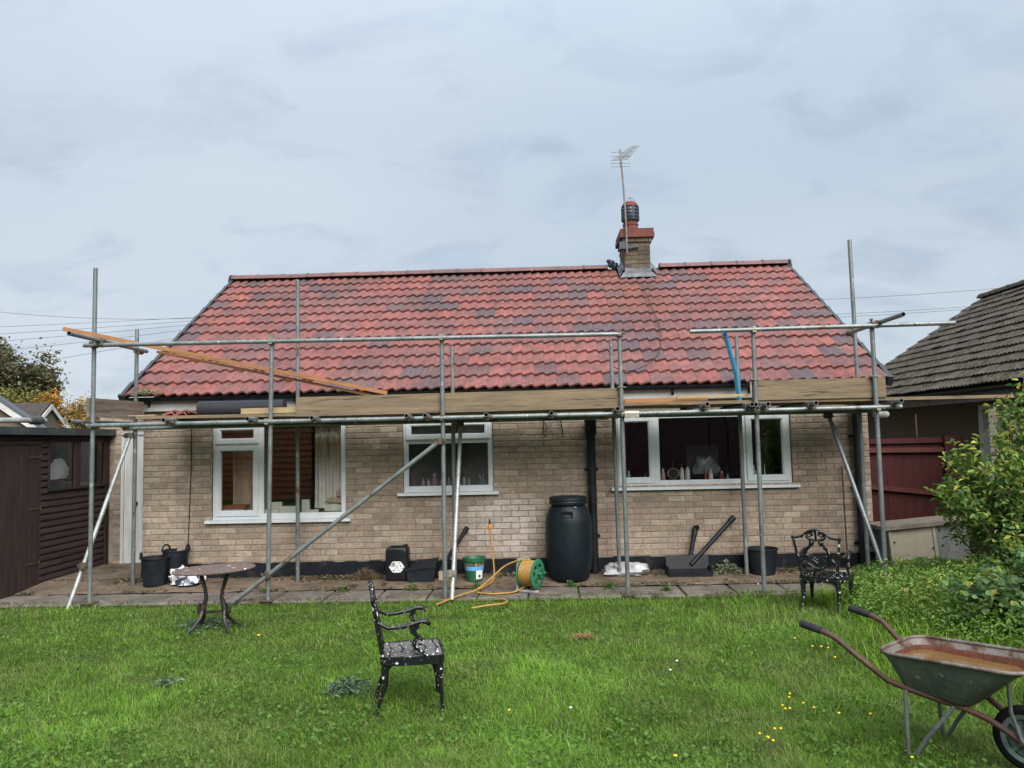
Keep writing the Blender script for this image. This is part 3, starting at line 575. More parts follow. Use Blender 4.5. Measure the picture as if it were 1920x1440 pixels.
TC = [(.240, .084, .070), (.218, .082, .071), (.190, .080, .073), (.262, .084, .066), (.155, .077, .073), (.125, .075, .075), (.105, .072, .076)]
TWT = [.26, .22, .16, .12, .10, .08, .06]
rr = random.Random(21); cells = []
for r_ in range(NROW):
    for c in range(NCOL):
        px = c/NCOL; dk = .35+.65*math.exp(-((px-.55)/.22)**2)*(1.15 if 4 < r_ else .55)+(.5 if (c < 2 or c > 30) else 0)
        wts = [w_*(1 if i < 4 else 1.3*dk) for i, w_ in enumerate(TWT)]
        col = rr.choices(TC, wts)[0]; f_ = rr.uniform(.9, 1.1); col = tuple(v*f_ for v in col)
        if 19.6 < c < 25 and r_ > 6 and abs(c-(22.2+(12-r_)*.25)) < 1.5: col = lerp(col, (.20, .07, .035), .4)   # rust wash below the chimney
        cells.append((r_, c, col))
CH = (1.585, 2.035, 3.12, 3.80)                                # chimney footprint
resttiles = MB()
for r_, c, col in cells:
    xa = RX0+c*TW
    if r_ == 12 and xa > CH[0]-.2 and xa+TW < CH[1]+.25: continue
    m = base_m @ Matrix.Translation((c*TW, r_*GA, rr.uniform(-.002, .003))) @ Matrix.Rotation(rr.uniform(-.006, .006), 4, 'Z')
    if r_ < 9: inst('roof_tile', tm, roof, m, col)
    else: resttiles.col = col; resttiles.add([m @ Vector(v) for v in tv], tf)
o = part('roof_tiles', resttiles, mTileA, roof, 35); o['kind'] = 'stuff'
# ridge tiles, dry verge
def halfround(x0, x1, r):
    mb = MB(); k = 9; vs = []
    for x, rad in ((x0, r+.008), (x0+.03, r+.008), (x0+.032, r), (x1, r)):
        for j in range(k): an = PI*(.02+.96*j/(k-1)); vs.append((x, rad*math.cos(an)*1.08, rad*math.sin(an)))
    fs = [(i*k+j, i*k+j+1, (i+1)*k+j+1, (i+1)*k+j) for i in range(3) for j in range(k-1)]+[tuple(range(k-1, -1, -1)), tuple(3*k+j for j in range(k))]
    return mb.add(vs, fs)
rmesh = halfround(0, .442, .088).mesh('ridge_tile', mRidge, 40)
for i in range(22):
    xa = RX0-.0+i*.4487
    if xa+.44 > CH[0]-.12 and xa < CH[1]+.13: continue
    inst('ridge_tile', rmesh, roof, Matrix.Translation((xa, RY, RZ+.012+rr.uniform(-.004, .004))))
vm = MB(); vm.box(-.022, .004, -.010, GA+.004, -.085, .046); vm.box(.002, .030, -.010, GA+.004, .034, .048); vm.box(-.034, .034, -.016, .03, -.075, .054); vmesh = vm.mesh('verge_cap', mVerge)
for r_ in range(NROW):
    for sgn, xx in ((1, 0), (-1, RX1-RX0)):
        inst('verge_cap', vmesh, roof, base_m @ Matrix.Translation((xx, r_*GA, .006)) @ Matrix.Rotation(.06, 4, 'X') @ Matrix.Diagonal((sgn, 1, 1, 1)))
for sgn, xx in ((1, RX0-.03), (-1, RX1+.03)):
    e_ = MB(); e_.tube([(xx-.012, RY, RZ-.02), (xx+.012, RY, RZ-.02)], .13, 14); part('ridge_end_cap', e_, mVerge, roof, 40)

# ---- chimney
cx0, cx1, cy0, cy1 = CH
cm = MB(); cm.box(cx0+.008, cx1-.008, cy0+.008, cy1-.008, 4.2, 5.14); chim = part('chimney', cm, mChimM, house)
CC = [(.125, .103, .075), (.105, .087, .066), (.15, .122, .084), (.07, .061, .052), (.12, .088, .066)]
def chim_course(x0, x1, y0, y1, z, odd, h=.066):
    L = x1-x0; a = x0; k = 0
    while a < x1-.02:
        b_ = min(x1, a+((.1075 if odd and k == 0 else .215)+.01)); mb = MB(); e = .004
        mb.box(a+.004, b_-.005, y0, y0+.09, z, z+h); o_ = part('brick', mb, mChim, chim); o_.color = (*jit(random.choice(CC), .12), 1); a = b_; k += 1
    a = y0+.10
    while a < y1-.02:
        b_ = min(y1, a+.225); mb = MB(); mb.box(x0, x0+.09, a+.004, b_-.005, z, z+h); o_ = part('brick', mb, mChim, chim); o_.color = (*jit(random.choice(CC), .12), 1); a = b_
    mb = MB(); mb.box(x1-.09, x1, y0+.1, y1, z, z+h); o_ = part('brick', mb, mChim, chim); o_.color = (*CC[1], 1)
for i in range(7): chim_course(cx0, cx1, cy0, cy1, 4.615+i*.075, i % 2)
chim_course(cx0-.03, cx1+.03, cy0-.03, cy1+.03, 5.142, 0, .07)
cp = MB(); cp.box(cx0-.07, cx1+.07, cy0-.07, cy1+.07, 5.216, 5.30); cp.box(cx0-.06, cx1+.06, cy0-.06, cy1+.06, 5.303, 5.37); part('chimney_cap', cp, mTerra, chim)
PX, PY = 1.745, 3.4
pot = MB(); pot.lathe([(.135, 5.33), (.13, 5.50), (.14, 5.505), (.14, 5.53), (.125, 5.535), (.125, 5.60)], 20, (PX, PY, 0)); pt = part('chimney_pot', pot, mTerra, chim, 35)
cw = MB(); cw.lathe([(.10, 5.58), (.10, 5.84)], 16, (PX, PY, 0))
for i in range(4): z = 5.585+i*.062; cw.lathe([(.12, z), (.155, z+.004), (.165-.008*i, z+.05), (.12, z+.056)], 20, (PX, PY, 0))
for j in range(6): an = j*PI/3+.26; cw.box(-.012, .012, .13, .158, 5.59, 5.84, 0, Matrix.Translation((PX, PY, 0)) @ Matrix.Rotation(an, 4, 'Z'))
part('louvred_cowl', cw, mCowl, pt, 35)
dm = MB(); dm.lathe([(.15, 5.838), (.145, 5.87), (.12, 5.91), (.09, 5.93), (.001, 5.935)], 20, (PX, PY, 0)); part('cowl_top', dm, mTerra, pt, 35)
wg = MB()
for an in (0, PI/3, 2*PI/3): wg.tube([(PX+.09*math.cos(t)*math.cos(an), PY+.09*math.cos(t)*math.sin(an), 5.93+.085*math.sin(t)) for t in [i*PI/10 for i in range(11)]], .004, 5)
part('wire_guard', wg, mGreyP, pt)
fl = MB()
zf = lambda y: EZ+(y-EY)*math.tan(ang)+.03
def lead(pts, nx_=14, ny_=3):                                   # crumpled lead between four corners
    a, b_, c, d = [Vector(p) for p in pts]; o_ = len(fl.v); vs = []
    for j in range(ny_+1):
        for i in range(nx_+1):
            p = (a.lerp(b_, i/nx_)).lerp(d.lerp(c, i/nx_), j/ny_); nn = mnoise.noise(p*14); vs.append(p+Vector((nn*.012, -abs(nn)*.02, nn*.014)))
    fl.add(vs, [(j*(nx_+1)+i, j*(nx_+1)+i+1, (j+1)*(nx_+1)+i+1, (j+1)*(nx_+1)+i) for j in range(ny_) for i in range(nx_)])
lead([(cx0-.09, cy0-.11, zf(cy0-.11)+.02), (cx1+.10, cy0-.11, zf(cy0-.11)+.02), (cx1+.03, cy0-.012, zf(cy0)+.05), (cx0-.03, cy0-.012, zf(cy0)+.05)])
lead([(cx0-.01, cy0-.010, zf(cy0)+.02), (cx1+.01, cy0-.010, zf(cy0)+.02), (cx1+.01, cy0-.010, zf(cy0)+.13), (cx0-.01, cy0-.010, zf(cy0)+.13)])
lead([(cx1+.11, cy0-.08, zf(cy0-.08)+.03), (cx1+.11, cy0+.3, zf(cy0+.3)+.03), (cx1+.008, cy0+.3, zf(cy0+.3)+.16), (cx1+.008, cy0-.01, zf(cy0)+.14)])
lead([(cx0-.10, cy0-.08, zf(cy0-.08)+.03), (cx0-.10, cy0+.3, zf(cy0+.3)+.03), (cx0-.008, cy0+.3, zf(cy0+.3)+.16), (cx0-.008, cy0-.01, zf(cy0)+.14)])
part('lead_flashing', fl, mLead, chim, 60)
mb = MB(); mb.tube(spl([(1.80, 2.6, 4.27), (1.813, 2.096, 3.959), (1.825, 1.539, 3.61), (1.814, 1.033, 3.294), (1.731, .575, 3.008), (1.604, .267, 2.815), (1.368, .035, 2.67), (1.187, -.022, 2.634), (1.057, .05, 2.679), (1.0, .159, 2.748)]), .006, 5); single('loose_cable', mb, mPrint, 'thin black cable looping down the roof tiles right of the centre poles', 'cable')
# aerial strapped to the stack
ae = thing('tv_aerial', 'thin television aerial on a bent mast strapped to the chimney', 'aerial', (1.60, 3.0, 4.9))
mb = MB(); mb.tube([(1.618, 3.0, 4.92), (1.615, 3.0, 5.5), (1.598, 3.0, 6.0), (1.57, 3.0, 6.5), (1.556, 3.0, 6.75)], .016, 8); part('mast', mb, mAer, ae, 40)
b0 = Vector((1.54, 3.0, 6.56)); b1 = Vector((1.855, 3.35, 6.93)); mb = MB(); mb.tube([b0, b1], .011, 6); boom = part('boom', mb, mAer, ae)
mb = MB()
for i in range(11): p = b0.lerp(b1, i/10); hw = .15-.007*i; mb.tube([p+Vector((-hw, .02, 0)), p+Vector((hw, -.02, 0))], .0045, 5)
for dz, hw in ((.10, .16), (.02, .17), (-.10, .17), (-.16, .16)): mb.tube([(1.56-hw, 2.99, 6.60+dz), (1.56+hw, 3.0, 6.60+dz)], .0045, 5)
mb.tube([(1.55, 2.99, 6.42), (1.55, 2.99, 6.76)], .008, 5); part('aerial_rod', mb, mAer, ae)
mb = MB(); mb.box(1.50, 1.63, 3.0, 3.11, 5.0, 5.13); mb.bar((1.56, 3.06, 5.03), (1.84, 3.08, 5.06), .03, .035); mb.tube([(1.55, 3.02, 5.08), (1.50, 3.1, 4.9), (1.57, 3.1, 4.72), (1.5, 3.1, 4.62)], .012, 6); part('mast_bracket', mb, mCowl, ae)
bd = MB()
for i, (px_, pz_, r_) in enumerate([(1.45, 4.80, .07), (1.40, 4.86, .055), (1.35, 4.90, .042), (1.50, 4.76, .06), (1.37, 4.82, .05)]):
    bd.lathe([(.001, -r_), (r_*.7, -r_*.7), (r_, 0), (r_*.7, r_*.7), (.001, r_)], 10, (px_, 3.46, pz_))
for i, v in enumerate(bd.v): p = Vector(v); bd.v[i] = tuple(p+Vector((1, 1, 1))*mnoise.noise(p*22)*.03)
single('bundle', bd, mCowl, 'small dark crumpled bundle on the ridge left of the chimney', 'bundle', smooth=True)

# ================================================================== THE SCAFFOLD
scaf = thing('scaffold', 'galvanised tube scaffold with boards along the whole bungalow front', 'scaffold', (-.5, -1.2, 0))
RO, RI = .0255, .0205
cpm = MB(); cpm.tube([(0, 0, -.028), (0, 0, .028)], .036, 12); cpm.box(.02, .06, -.018, .018, -.028, .028); cpm.tube([(.045, -.035, 0), (.045, .05, 0)], .009, 6); cpm.box(.03, .06, .04, .056, -.013, .013)
cpm.tube([(-.05, 0, .012), (-.05, 0, -.012)], .010, 6); cpm.v = [tuple(Vector(v)*1.2) for v in cpm.v]; cm_old = cpm.mesh('coupler', mCoup); cm_new = cm_old.copy(); cm_new.materials[0] = mCoup2
def tubepart(name, a, b, mat=None): 
    mb = MB(); mb.pipe(a, b, RO, RI); return part(name, mb, [mat or mGalv, mTubeIn], scaf, 40)
def coup(par, p, rz=None, new=False, tilt=0):
    inst('coupler', cm_new if new else cm_old, par, Matrix.Translation(p) @ Matrix.Rotation(random.uniform(0, 6) if rz is None else rz, 4, 'Z') @ Matrix.Rotation(tilt, 4, 'X'))
FY, BY = -1.2, -.29; ZL = 2.04; ZG = 2.97
front = [(-5.195, 3.91, -5.195, 2.995), (-3.075, 3.07, -3.12, 2.98), (-1.082, 2.985, -1.085, 2.975), (.975, 2.98, .98, 2.965), (2.505, 2.99, 2.50, 2.97), (3.852, 3.01, 3.85, 2.985)]
for i, (xt, zt, xb, zg) in enumerate(front):
    p_ = tubepart('scaffold_pole', (xb, FY, .0), (xt, FY, zt), mGalv)
    coup(p_, (xb, FY, ZL), -PI/2, new=i in (1, 5)); coup(p_, (xt, FY, zg-.005), -PI/2, new=i in (1, 2, 4))
    bpz = MB(); bpz.box(xb-.075, xb+.075, FY-.075, FY+.075, -.004, .008); part('base_plate', bpz, mCoup, scaf) if i in (0, 1, 3) else None
back = [(-5.165, 3.31, -5.175), (-3.055, 3.90, -3.06), (-1.06, 2.98, -1.07), (.965, 2.995, .985), (2.552, 3.015, 2.552), (4.03, 4.21, 4.04)]
for i, (xt, zt, xb) in enumerate(back):
    p_ = tubepart('scaffold_pole', (xb, BY, .03), (xt, BY, zt)); coup(p_, (xb, BY, ZL-.0), PI/2); 
    if i in (3,): coup(p_, (xt, BY, 2.36), new=True)
def hz(name, x0, x1, y, z0, z1, mat=None): return tubepart(name, (x0, y, z0), (x1, y, z1), mat)
l1 = hz('ledger_tube', -5.26, 1.06, -1.25, 2.04, 2.035); l2 = hz('ledger_tube', 1.065, 4.11, -1.25, 2.035, 2.043)
sl = MB(); sl.tube([(1.0, -1.25, 2.037), (1.16, -1.25, 2.037)], .034, 12); sl.box(1.0, 1.16, -1.29, -1.275, 1.985, 2.03); sl.tube([(1.03, -1.3, 2.0), (1.03, -1.26, 2.0)], .012, 6); sl.tube([(1.13, -1.3, 2.0), (1.13, -1.26, 2.0)], .012, 6)
part('sleeve_coupler', sl, mCoup2, l2, 40)
hz('ledger_tube', -5.3, .9, -.34, 2.02, 2.02); hz('ledger_tube', .85, 4.2, -.385, 2.035, 2.028)
hz('guard_rail', -5.29, .99, -1.25, 2.982, 2.95); hz('guard_rail', 1.775, 4.76, -1.25, 2.957, 2.978)
for (x, ye, z, dx) in [(-5.30, -1.48, 2.085, .05), (-4.24, -1.44, 2.078, 0), (-3.275, -1.44, 2.07, 0), (-2.545, -1.42, 2.065, 0), (-1.465, -1.44, 2.063, .01), (-1.255, -1.43, 2.063, 0), (-.565, -1.44, 2.055, 0), (.165, -1.45, 2.056, 0),
                  (.905, -1.44, 2.088, 0), (1.89, -1.48, 2.112, -.02), (2.39, -1.45, 2.10, -.02), (2.445, -1.40, 2.10, 0), (2.565, -1.45, 2.10, 0), (3.09, -1.45, 2.10, 0), (4.02, -1.45, 2.102, 0)]:
    t_ = tubepart('transom_tube', (x, ye, z), (x+dx, -.10, z)); coup(t_, (x, -1.25, z-.02), -PI/2, tilt=0); coup(t_, (x+dx, -.37, z-.02))
# return rails at both ends
q = tubepart('guard_rail', (-5.09, -1.86, 3.035), (-5.08, -.20, 3.028)); coup(q, (-5.10, -1.22, 3.0), tilt=PI/2); coup(q, (-5.12, BY, 3.02), tilt=PI/2)
q = tubepart('guard_rail', (3.90, -1.86, 3.0), (3.965, -.22, 3.02)); coup(q, (3.90, -1.22, 2.99), tilt=PI/2); coup(q, (3.97, BY, 3.02), tilt=PI/2)
# braces
q = tubepart('brace_tube', (-5.37, -1.33, -.04), (-5.20, -.33, 1.97), mGalv2); coup(q, (-5.30, -1.16, .42), 0); coup(q, (-5.2, -.35, 1.93))
q = tubepart('brace_tube', (-3.50, -1.26, -.01), (-1.09, -1.26, 1.79)); coup(q, (-3.10, -1.25, .295)); coup(q, (-1.12, -1.25, 1.77))
q = tubepart('brace_tube', (-1.00, -1.29, -.01), (-.955, -.36, 2.03), mGalv2); coup(q, (-1.03, -1.2, .27), 0, new=True); coup(q, (-.96, -.38, 1.98))
q = tubepart('brace_tube', (3.865, -1.30, -.0), (3.60, -.40, 2.02)); coup(q, (3.87, -1.22, .29), 0); coup(q, (3.61, -.42, 1.98))
# boards
def board(name, a, b, wdt, thk, mat, upv=(0, 0, 1)): mb = MB(); mb.bar(a, b, wdt, thk, upv, 0); return part(name, mb, mat, scaf)
board('toe_board', (-2.80, -1.15, 2.205), (1.00, -1.15, 2.222), .038, .228, mBoard)
board('toe_board', (2.48, -1.15, 2.272), (3.985, -1.15, 2.272), .038, .228, mBoard)
board('toe_board', (-5.235, -1.24, 2.252), (-5.12, -.22, 2.255), .038, .225, mBoardG)
for k in range(4):
    yb = -1.04+k*.228
    board('deck_board', (-4.72+.06*random.random(), yb, 2.124), (-2.3, yb, 2.112), .222, .036, mBoardG if k else mBoard)
    board('deck_board', (-2.29, yb, 2.108), (1.0, yb, 2.120+.0), .222, .036, mBoard)
    board('deck_board', (1.01, yb, 2.146), (5.42 if k == 0 else 4.3, yb, 2.138), .222, .036, mBoard)
for i, (x, z) in enumerate(((2.50, 2.392), (3.85, 2.395), (.985, 2.34))):
    c_ = MB(); c_.box(x-.05, x+.05, -1.235, -1.12, z, z+.006); c_.box(x-.05, x-.035, -1.19, -1.17, z-.2, z) if i < 1 else None; part('board_clip', c_, mCoup2, scaf)
# loose things lying on the deck
mb = MB(); mb.bar((-5.50, -1.31, 3.175), (-1.86, -.52, 2.385), .05, .045); single('timber_batten', mb, mBatten, 'long orange timber batten slanting from the guard rail corner down to the deck', 'batten')
mb = MB(); mb.bar((-4.55, -.98, 2.92), (-2.05, -.50, 2.36), .045, .03); single('timber_batten', mb, mBatten, 'thinner orange batten lying just below the long slanting one', 'batten')
mb = MB(); mb.tube([(-4.22, -.55, 2.242), (-3.14, -.55, 2.242)], .092, 24); mb.tube([(-3.141, -.55, 2.242), (-3.137, -.55, 2.242)], .080, 20); r_ = single('membrane_roll', mb, mRollD, 'dark slate coloured roll of damp proof membrane on the left deck', 'roll', smooth=40)
mb = MB(); mb.bar((-3.50, -1.02, 2.175), (-2.79, -1.05, 2.178), .05, .065); single('pale_timber', mb, mPale, 'short yellow sawn timber on the deck in front of the dark roll', 'timber')
mb = MB(); mb.bar((-4.82, -1.1, 2.150), (-4.50, -1.1, 2.150), .04, .012); single('thin_lath', mb, mPale, 'thin pale lath on the deck beside the grey end board', 'lath')
mb = MB(); mb.bar((1.03, -1.02, 2.19), (2.0, -1.0, 2.195), .05, .05); single('brown_timber', mb, mBatten, 'brown timber length on deck in the gap between the toe boards', 'timber')
mb = MB(); mb.bar((1.62, -1.12, 2.215), (2.44, -1.10, 2.222), .05, .03); single('pale_timber', mb, mPale, 'pale planed batten on the deck under the blue pipe', 'timber')
mb = MB(); mb.tube([(2.47, -.62, 2.17), (2.38, -.85, 2.50), (2.24, -1.1, 2.82), (2.175, -1.19, 2.95)], .028, 12); single('blue_pipe', mb, mBlue, 'bright blue plastic pipe leaning on the guard rail', 'pipe', smooth=40)
t2, _, _ = tile_mesh('roof_tile', .30, .40, mTileO)
for i, (x, y, z) in enumerate(((-4.66, -.62, 2.143), (-4.62, -.60, 2.165))):
    o = bpy.data.objects.new('loose_roof_tile', t2); COL.objects.link(o); o.location = (x, y, z); o.rotation_euler = (0, 0, .06-.1*i); o.color = (.33, .10, .09, 1)
    o['label'] = ('lower of two spare red roof tiles stacked on the left deck', 'upper of two spare red roof tiles stacked on the left deck')[i]; o['category'] = 'roof tile'

# ================================================================== SHED (left)
SX = -6.46; shed = thing('shed', 'dark brown boarded shed with felt roof at left of garden', 'shed', (-7.4, .2, 0))
mb = MB(); mb.box(-8.6, -8.55, -1.35, 1.38, .02, 2.0); mb.box(-8.6, SX-.03, 1.33, 1.38, .02, 2.0); mb.box(-8.6, SX-.03, -1.35, -1.30, .02, 2.0); mb.box(-8.6, SX-.03, -1.3, 1.33, .0, .03); mb.box(SX-.07, SX-.031, -1.35, -.02, .02, 2.0); mb.box(SX-.07, SX-.031, 1.28, 1.38, .02, 2.0); mb.box(SX-.07, SX-.031, -.02, 1.28, .02, 1.24); mb.box(SX-.07, SX-.031, -.02, 1.28, 1.88, 2.0)
part('carcass', mb, mRoomD, shed)
def lapboard(y0, y1, z, h=.085):
    mb = MB(); p = [(SX-.03, y0, z), (SX+.0, y0, z), (SX+.004, y0, z+.012), (SX-.002, y0, z+h*.6), (SX-.014, y0, z+h*.82), (SX-.016, y0, z+h), (SX-.03, y0, z+h)]; mb.prism(p, (0, y1-y0, 0)); part('cladding_board', mb, mShed, shed)
z = .07
while z < 1.95:                                              # shiplap, board by board
    h = .0868
    if z < 1.17: lapboard(-.185, 1.375, z)
    elif z > 1.87: lapboard(-1.35, 1.375, z)
    else: lapboard(-.185, -.035, z)
    z += h
mb = MB(); mb.box(SX-.03, SX+.012, 1.30, 1.385, .04, 2.0); part('corner_post', mb, mShedV, shed)
mb = MB(); mb.box(SX-.03, SX+.010, -1.35, -.19, 1.845, 1.885); part('door_head', mb, mShed, shed)
dr = MB(); dr.box(SX-.03, SX-.015, -1.1, -.20, .03, 1.84); door = part('shed_door', dr, mShedV, shed)
y = -1.1
while y < -.22: mb = MB(); mb.box(SX-.016, SX-.002, y+.003, min(-.2, y+.092), .03, 1.842); part('door_board', mb, mShedV, door); y += .095
mb = MB(); mb.box(SX-.018, SX+.0, -.198, -.186, .02, 1.845); mb.box(SX-.018, SX+.002, -1.1, -.2, -.0, .06); part('door_trim', mb, mShedV, door)
for z in (1.68, 1.02, .33): mb = MB(); mb.box(SX-.001, SX+.006, -.46, -.19, z-.012, z+.012); mb.tube([(SX+.004, -.195, z-.03), (SX+.004, -.195, z+.03)], .008, 6); part('hinge', mb, mIron, door)
wf = MB()
wf.box(SX-.02, SX+.012, -.045, -.02, 1.225, 1.885); wf.box(SX-.02, SX+.012, .52, .65, 1.225, 1.885); wf.box(SX-.02, SX+.012, 1.255, 1.30, 1.225, 1.885); wf.box(SX-.02, SX+.02, -.045, 1.30, 1.225, 1.255); wf.box(SX-.02, SX+.012, -.02, 1.255, 1.87, 1.895)
sf = part('shed_window', wf, mShedV, shed)
for y0, y1 in ((-.02, .52), (.65, 1.255)):
    mb = MB(); mb.add([(SX-.008, y0, 1.255), (SX-.008, y1, 1.255), (SX-.008, y1, 1.87), (SX-.008, y0, 1.87)], [(0, 1, 2, 3)]); part('pane', mb, mPaneShed, sf)
rf = MB(); rf.prism([(SX+.09, -1.5, 2.02), (SX+.09, -1.5, 2.055), (-8.75, -1.5, 2.16), (-8.75, -1.5, 2.12)], (0, 2.95, 0)); rf.box(SX+.075, SX+.094, -1.5, 1.45, 1.965, 2.06); part('felt_roof', rf, mFelt, shed)
mb = MB()
for i in range(8): mb.box(SX-.2-.12*i, SX-.09-.12*i, .66, 1.25, 1.0, 1.27+.012*i)
single('cream_board', mb, mCream, 'cream boards stored behind the right pane of the shed window', 'boards')
def crumple(name, c, s, mat, label, cat, amp=.25, fr=9, sub=(18, 10), seed=0, flat=True):
    mb = MB(); nU, nV = sub
    for j in range(nV+1):
        th = PI*j/nV
        for i in range(nU):
            ph = 2*PI*i/nU; p = Vector((math.sin(th)*math.cos(ph), math.sin(th)*math.sin(ph), math.cos(th)))
            k = 1+amp*mnoise.noise(p*1.7+Vector((seed, 0, 0)))*1.6+amp*.8*abs(mnoise.noise(p*4.+Vector((0, seed, 0)))); q = Vector((p.x*s[0]*k, p.y*s[1]*k, p.z*s[2]*k))
            if flat and q.z < -s[2]*.45: q.z = -s[2]*.45
            mb.v.append(tuple(q+Vector(c)))
    for j in range(nV):
        for i in range(nU): mb.f.append((j*nU+i, (j+1)*nU+i, (j+1)*nU+(i+1) % nU, j*nU+(i+1) % nU)); mb.mi.append(0); mb.c.append(None)
    return single(name, mb, mat, label, cat, smooth=28)
crumple('white_sheet', (-6.51, .20, 1.44), (.025, .24, .15), M('white_cloth', (.85, .85, .84), .8, amt=.05), 'crumpled white sheet behind the left pane of the shed window', 'sheet', .5, seed=4)
mb = MB(); mb.box(-6.75, -6.56, .02, .5, 1.0, 1.30); single('teal_box', mb, M('teal_paint', (.05, .17, .19), .5), 'teal box below the white sheet inside the shed window', 'box')
mb = MB(); mb.tube([(-7.0, -.75, 2.15), (-6.62, -.35, 2.16), (-6.58, .05, 2.16)], .035, 12); pp = thing('wrapped_pipe', 'grey pipe with dark cloth wrapped round it on the shed roof', 'pipe', (-6.7, -.3, 2.1)); part('pipe', mb, mGreyP, pp, 40)
mb = MB(); mb.tube([(-6.61, -.23, 2.16), (-6.605, -.18, 2.165), (-6.60, -.13, 2.16), (-6.59, -.06, 2.165), (-6.585, .0, 2.16)], [.04, .062, .05, .065, .04], 10); part('cloth_wrap', mb, mFelt, pp, 40)

# ================================================================== RIGHT SIDE: fence, neighbour, cabinet
fc = thing('red_fence', 'dark red timber fence panel with slanting rail right of bungalow', 'fence', (5.2, .95, 0))
FYY = .95; x = 4.40
while x < 5.95: mb = MB(); mb.box(x+.001, x+.119, FYY+random.uniform(-.002, .002), FYY+.018, .17, 1.665+random.uniform(0, .008)); part('fence_board', mb, mFenceR, fc); x += .12
mb = MB(); mb.bar((4.40, FYY-.03, 1.515), (5.66, FYY-.03, 1.50), .06, .065); part('rail', mb, mFenceL, fc)
mb = MB(); mb.bar((4.40, FYY-.03, 1.03), (5.66, FYY-.03, .885), .06, .06); part('rail', mb, mFenceL, fc)
mb = MB(); mb.bar((4.40, FYY-.03, .26), (5.66, FYY-.03, .26), .06, .07); part('rail', mb, mFenceR, fc)
mb = MB(); mb.box(5.66, 5.78, FYY-.09, FYY-.001, 0, 1.69); part('fence_post', mb, mFenceR, fc)
mb = MB(); mb.box(4.40, 5.9, FYY-.045, FYY-.001, 1.60, 1.667); part('cap_rail', mb, mFenceR, fc)
cb = local_thing('cabinet', 'cream and grey wooden cabinet leaning behind the nettles', 'cabinet', (4.62, -.42, 0), rz=R(2))
tl = Matrix.Rotation(-.075, 4, 'Y')
def cbx(x0, x1, y0, y1, z0, z1): m_ = MB(); m_.box(x0, x1, y0, y1, z0, z1, 0, tl); return m_
part('carcass', cbx(-.33, .62, .0, .4, 0, .60), mGreyPly, cb); part('cream_door', cbx(-.31, .19, -.016, -.001, .03, .585), mCream, cb)
part('frame_strip', cbx(-.345, -.312, -.03, .0, 0, .60), mCream, cb); part('frame_strip', cbx(.191, .225, -.028, .0, 0, .60), mCream, cb); part('grey_door', cbx(.226, .62, -.014, -.001, .03, .59), mGreyPly, cb)
part('lid', cbx(-.42, .66, -.06, .42, .601, .65), M('lid_wood', (.20, .165, .125), .8, var=(.14, .115, .09)), cb)
kn = MB()
for x, z in ((-.285, .45), (.178, .34), (.30, .36)): kn.box(x-.008, x+.008, -.034, -.0, z-.008, z+.008, 0, tl)
part('knob', kn, mIron, cb)
nb = thing('neighbour_bungalow', 'neighbouring brick bungalow with mossy dark tiled roof on the right', 'bungalow', (8.5, 2, 0))
NX, NEZ, NRX, NRZ, NF = 6.07, 2.36, 9.28, 4.47, 6.0
mb = MB(); wall_cells(mb, 0, 1, 0, 2.3, 0, 1, []); mb = MB()
mb.box(NX+.34, 12, NF-.5, NF-.4, -.1, 2.3); mb.box(NX+.34, NX+.44, -2.3, .42, -.1, 2.3); mb.box(NX+.34, NX+.44, 1.38, NF-.5, -.1, 2.3); mb.box(NX+.34, NX+.44, .42, 1.38, -.1, 1.0); mb.box(NX+.34, NX+.44, .42, 1.38, 2.12, 2.3); mb.box(NX+.34, 12, -2.4, -2.3, -.1, 2.3)
part('wall', mb, mWallNb, nb)
mb = MB()
for z0, z1 in ((1.0, 1.06), (2.06, 2.12)): mb.box(NX+.36, NX+.42, .42, 1.38, z0, z1)
for y0, y1 in ((.42, .50), (.86, .93), (1.27, 1.38)): mb.box(NX+.355, NX+.425, y0, y1, 1.06, 2.06)
nw = part('window', mb, mFascia, nb); mb = MB(); mb.add([(NX+.40, .5, 1.06), (NX+.40, 1.27, 1.06), (NX+.40, 1.27, 2.06), (NX+.40, .5, 2.06)], [(0, 1, 2, 3)]); part('pane', mb, mPane, nw)
mb = MB(); mb.box(NX+.44, 8.5, .0, 2.0, .0, .05); mb.box(8.5, 8.6, 0, 2, 0, 2.3); part('room_lining', mb, mRoomD, nb)
mb = MB(); mb.prism([(NX+.06, NF-.02, NEZ-.03), (NRX, NF-.02, NRZ-.03), (2*NRX-NX, NF-.02, NEZ-.03)], (0, -8.2, 0)); nroof = part('roof', mb, mUnder, nb)
gg = MB(); n_ = 9; gutter(gg, -2.4, NF-.1, 0, 0, .055); mg_ = Matrix.Translation((NX+.0, 0, NEZ-.02)) @ Matrix.Rotation(PI/2, 4, 'Z'); gg.v = [tuple(mg_ @ Vector(v)) for v in gg.v]; part('gutter', gg, mBlack, nb, 40)
mb = MB(); mb.box(NX+.05, NX+.08, -2.3, NF-.1, NEZ-.2, NEZ-.03); mb.box(NX+.08, NX+.35, -2.3, NF-.1, NEZ-.2, NEZ-.18); part('fascia', mb, mGreyPly, nb)
a2 = math.atan2(NRZ-NEZ, NRX-NX); sl2 = math.hypot(NRZ-NEZ, NRX-NX); s2 = (math.cos(a2), 0, math.sin(a2)); nm_ = slope_matrix(Vector((NX, NF, NEZ)), (0, -1, 0), s2)
NR_ = 14; ntile, nv, nf_ = tile_mesh('roof_tile', .297, sl2/NR_*1.18, mMoss, .020, 3, 5, .016); mMossA = M('mossy_tile_rest', (0, 0, 0), .95, src='attr', var=(.044, .042, .022), vs_=1.6, lo=.52, hi=.78, bump=1., bs=45, amt=.5, spec=.15, specks=[((.30, .30, .27), 24, .72), ((.09, .083, .066), 13, .58)])
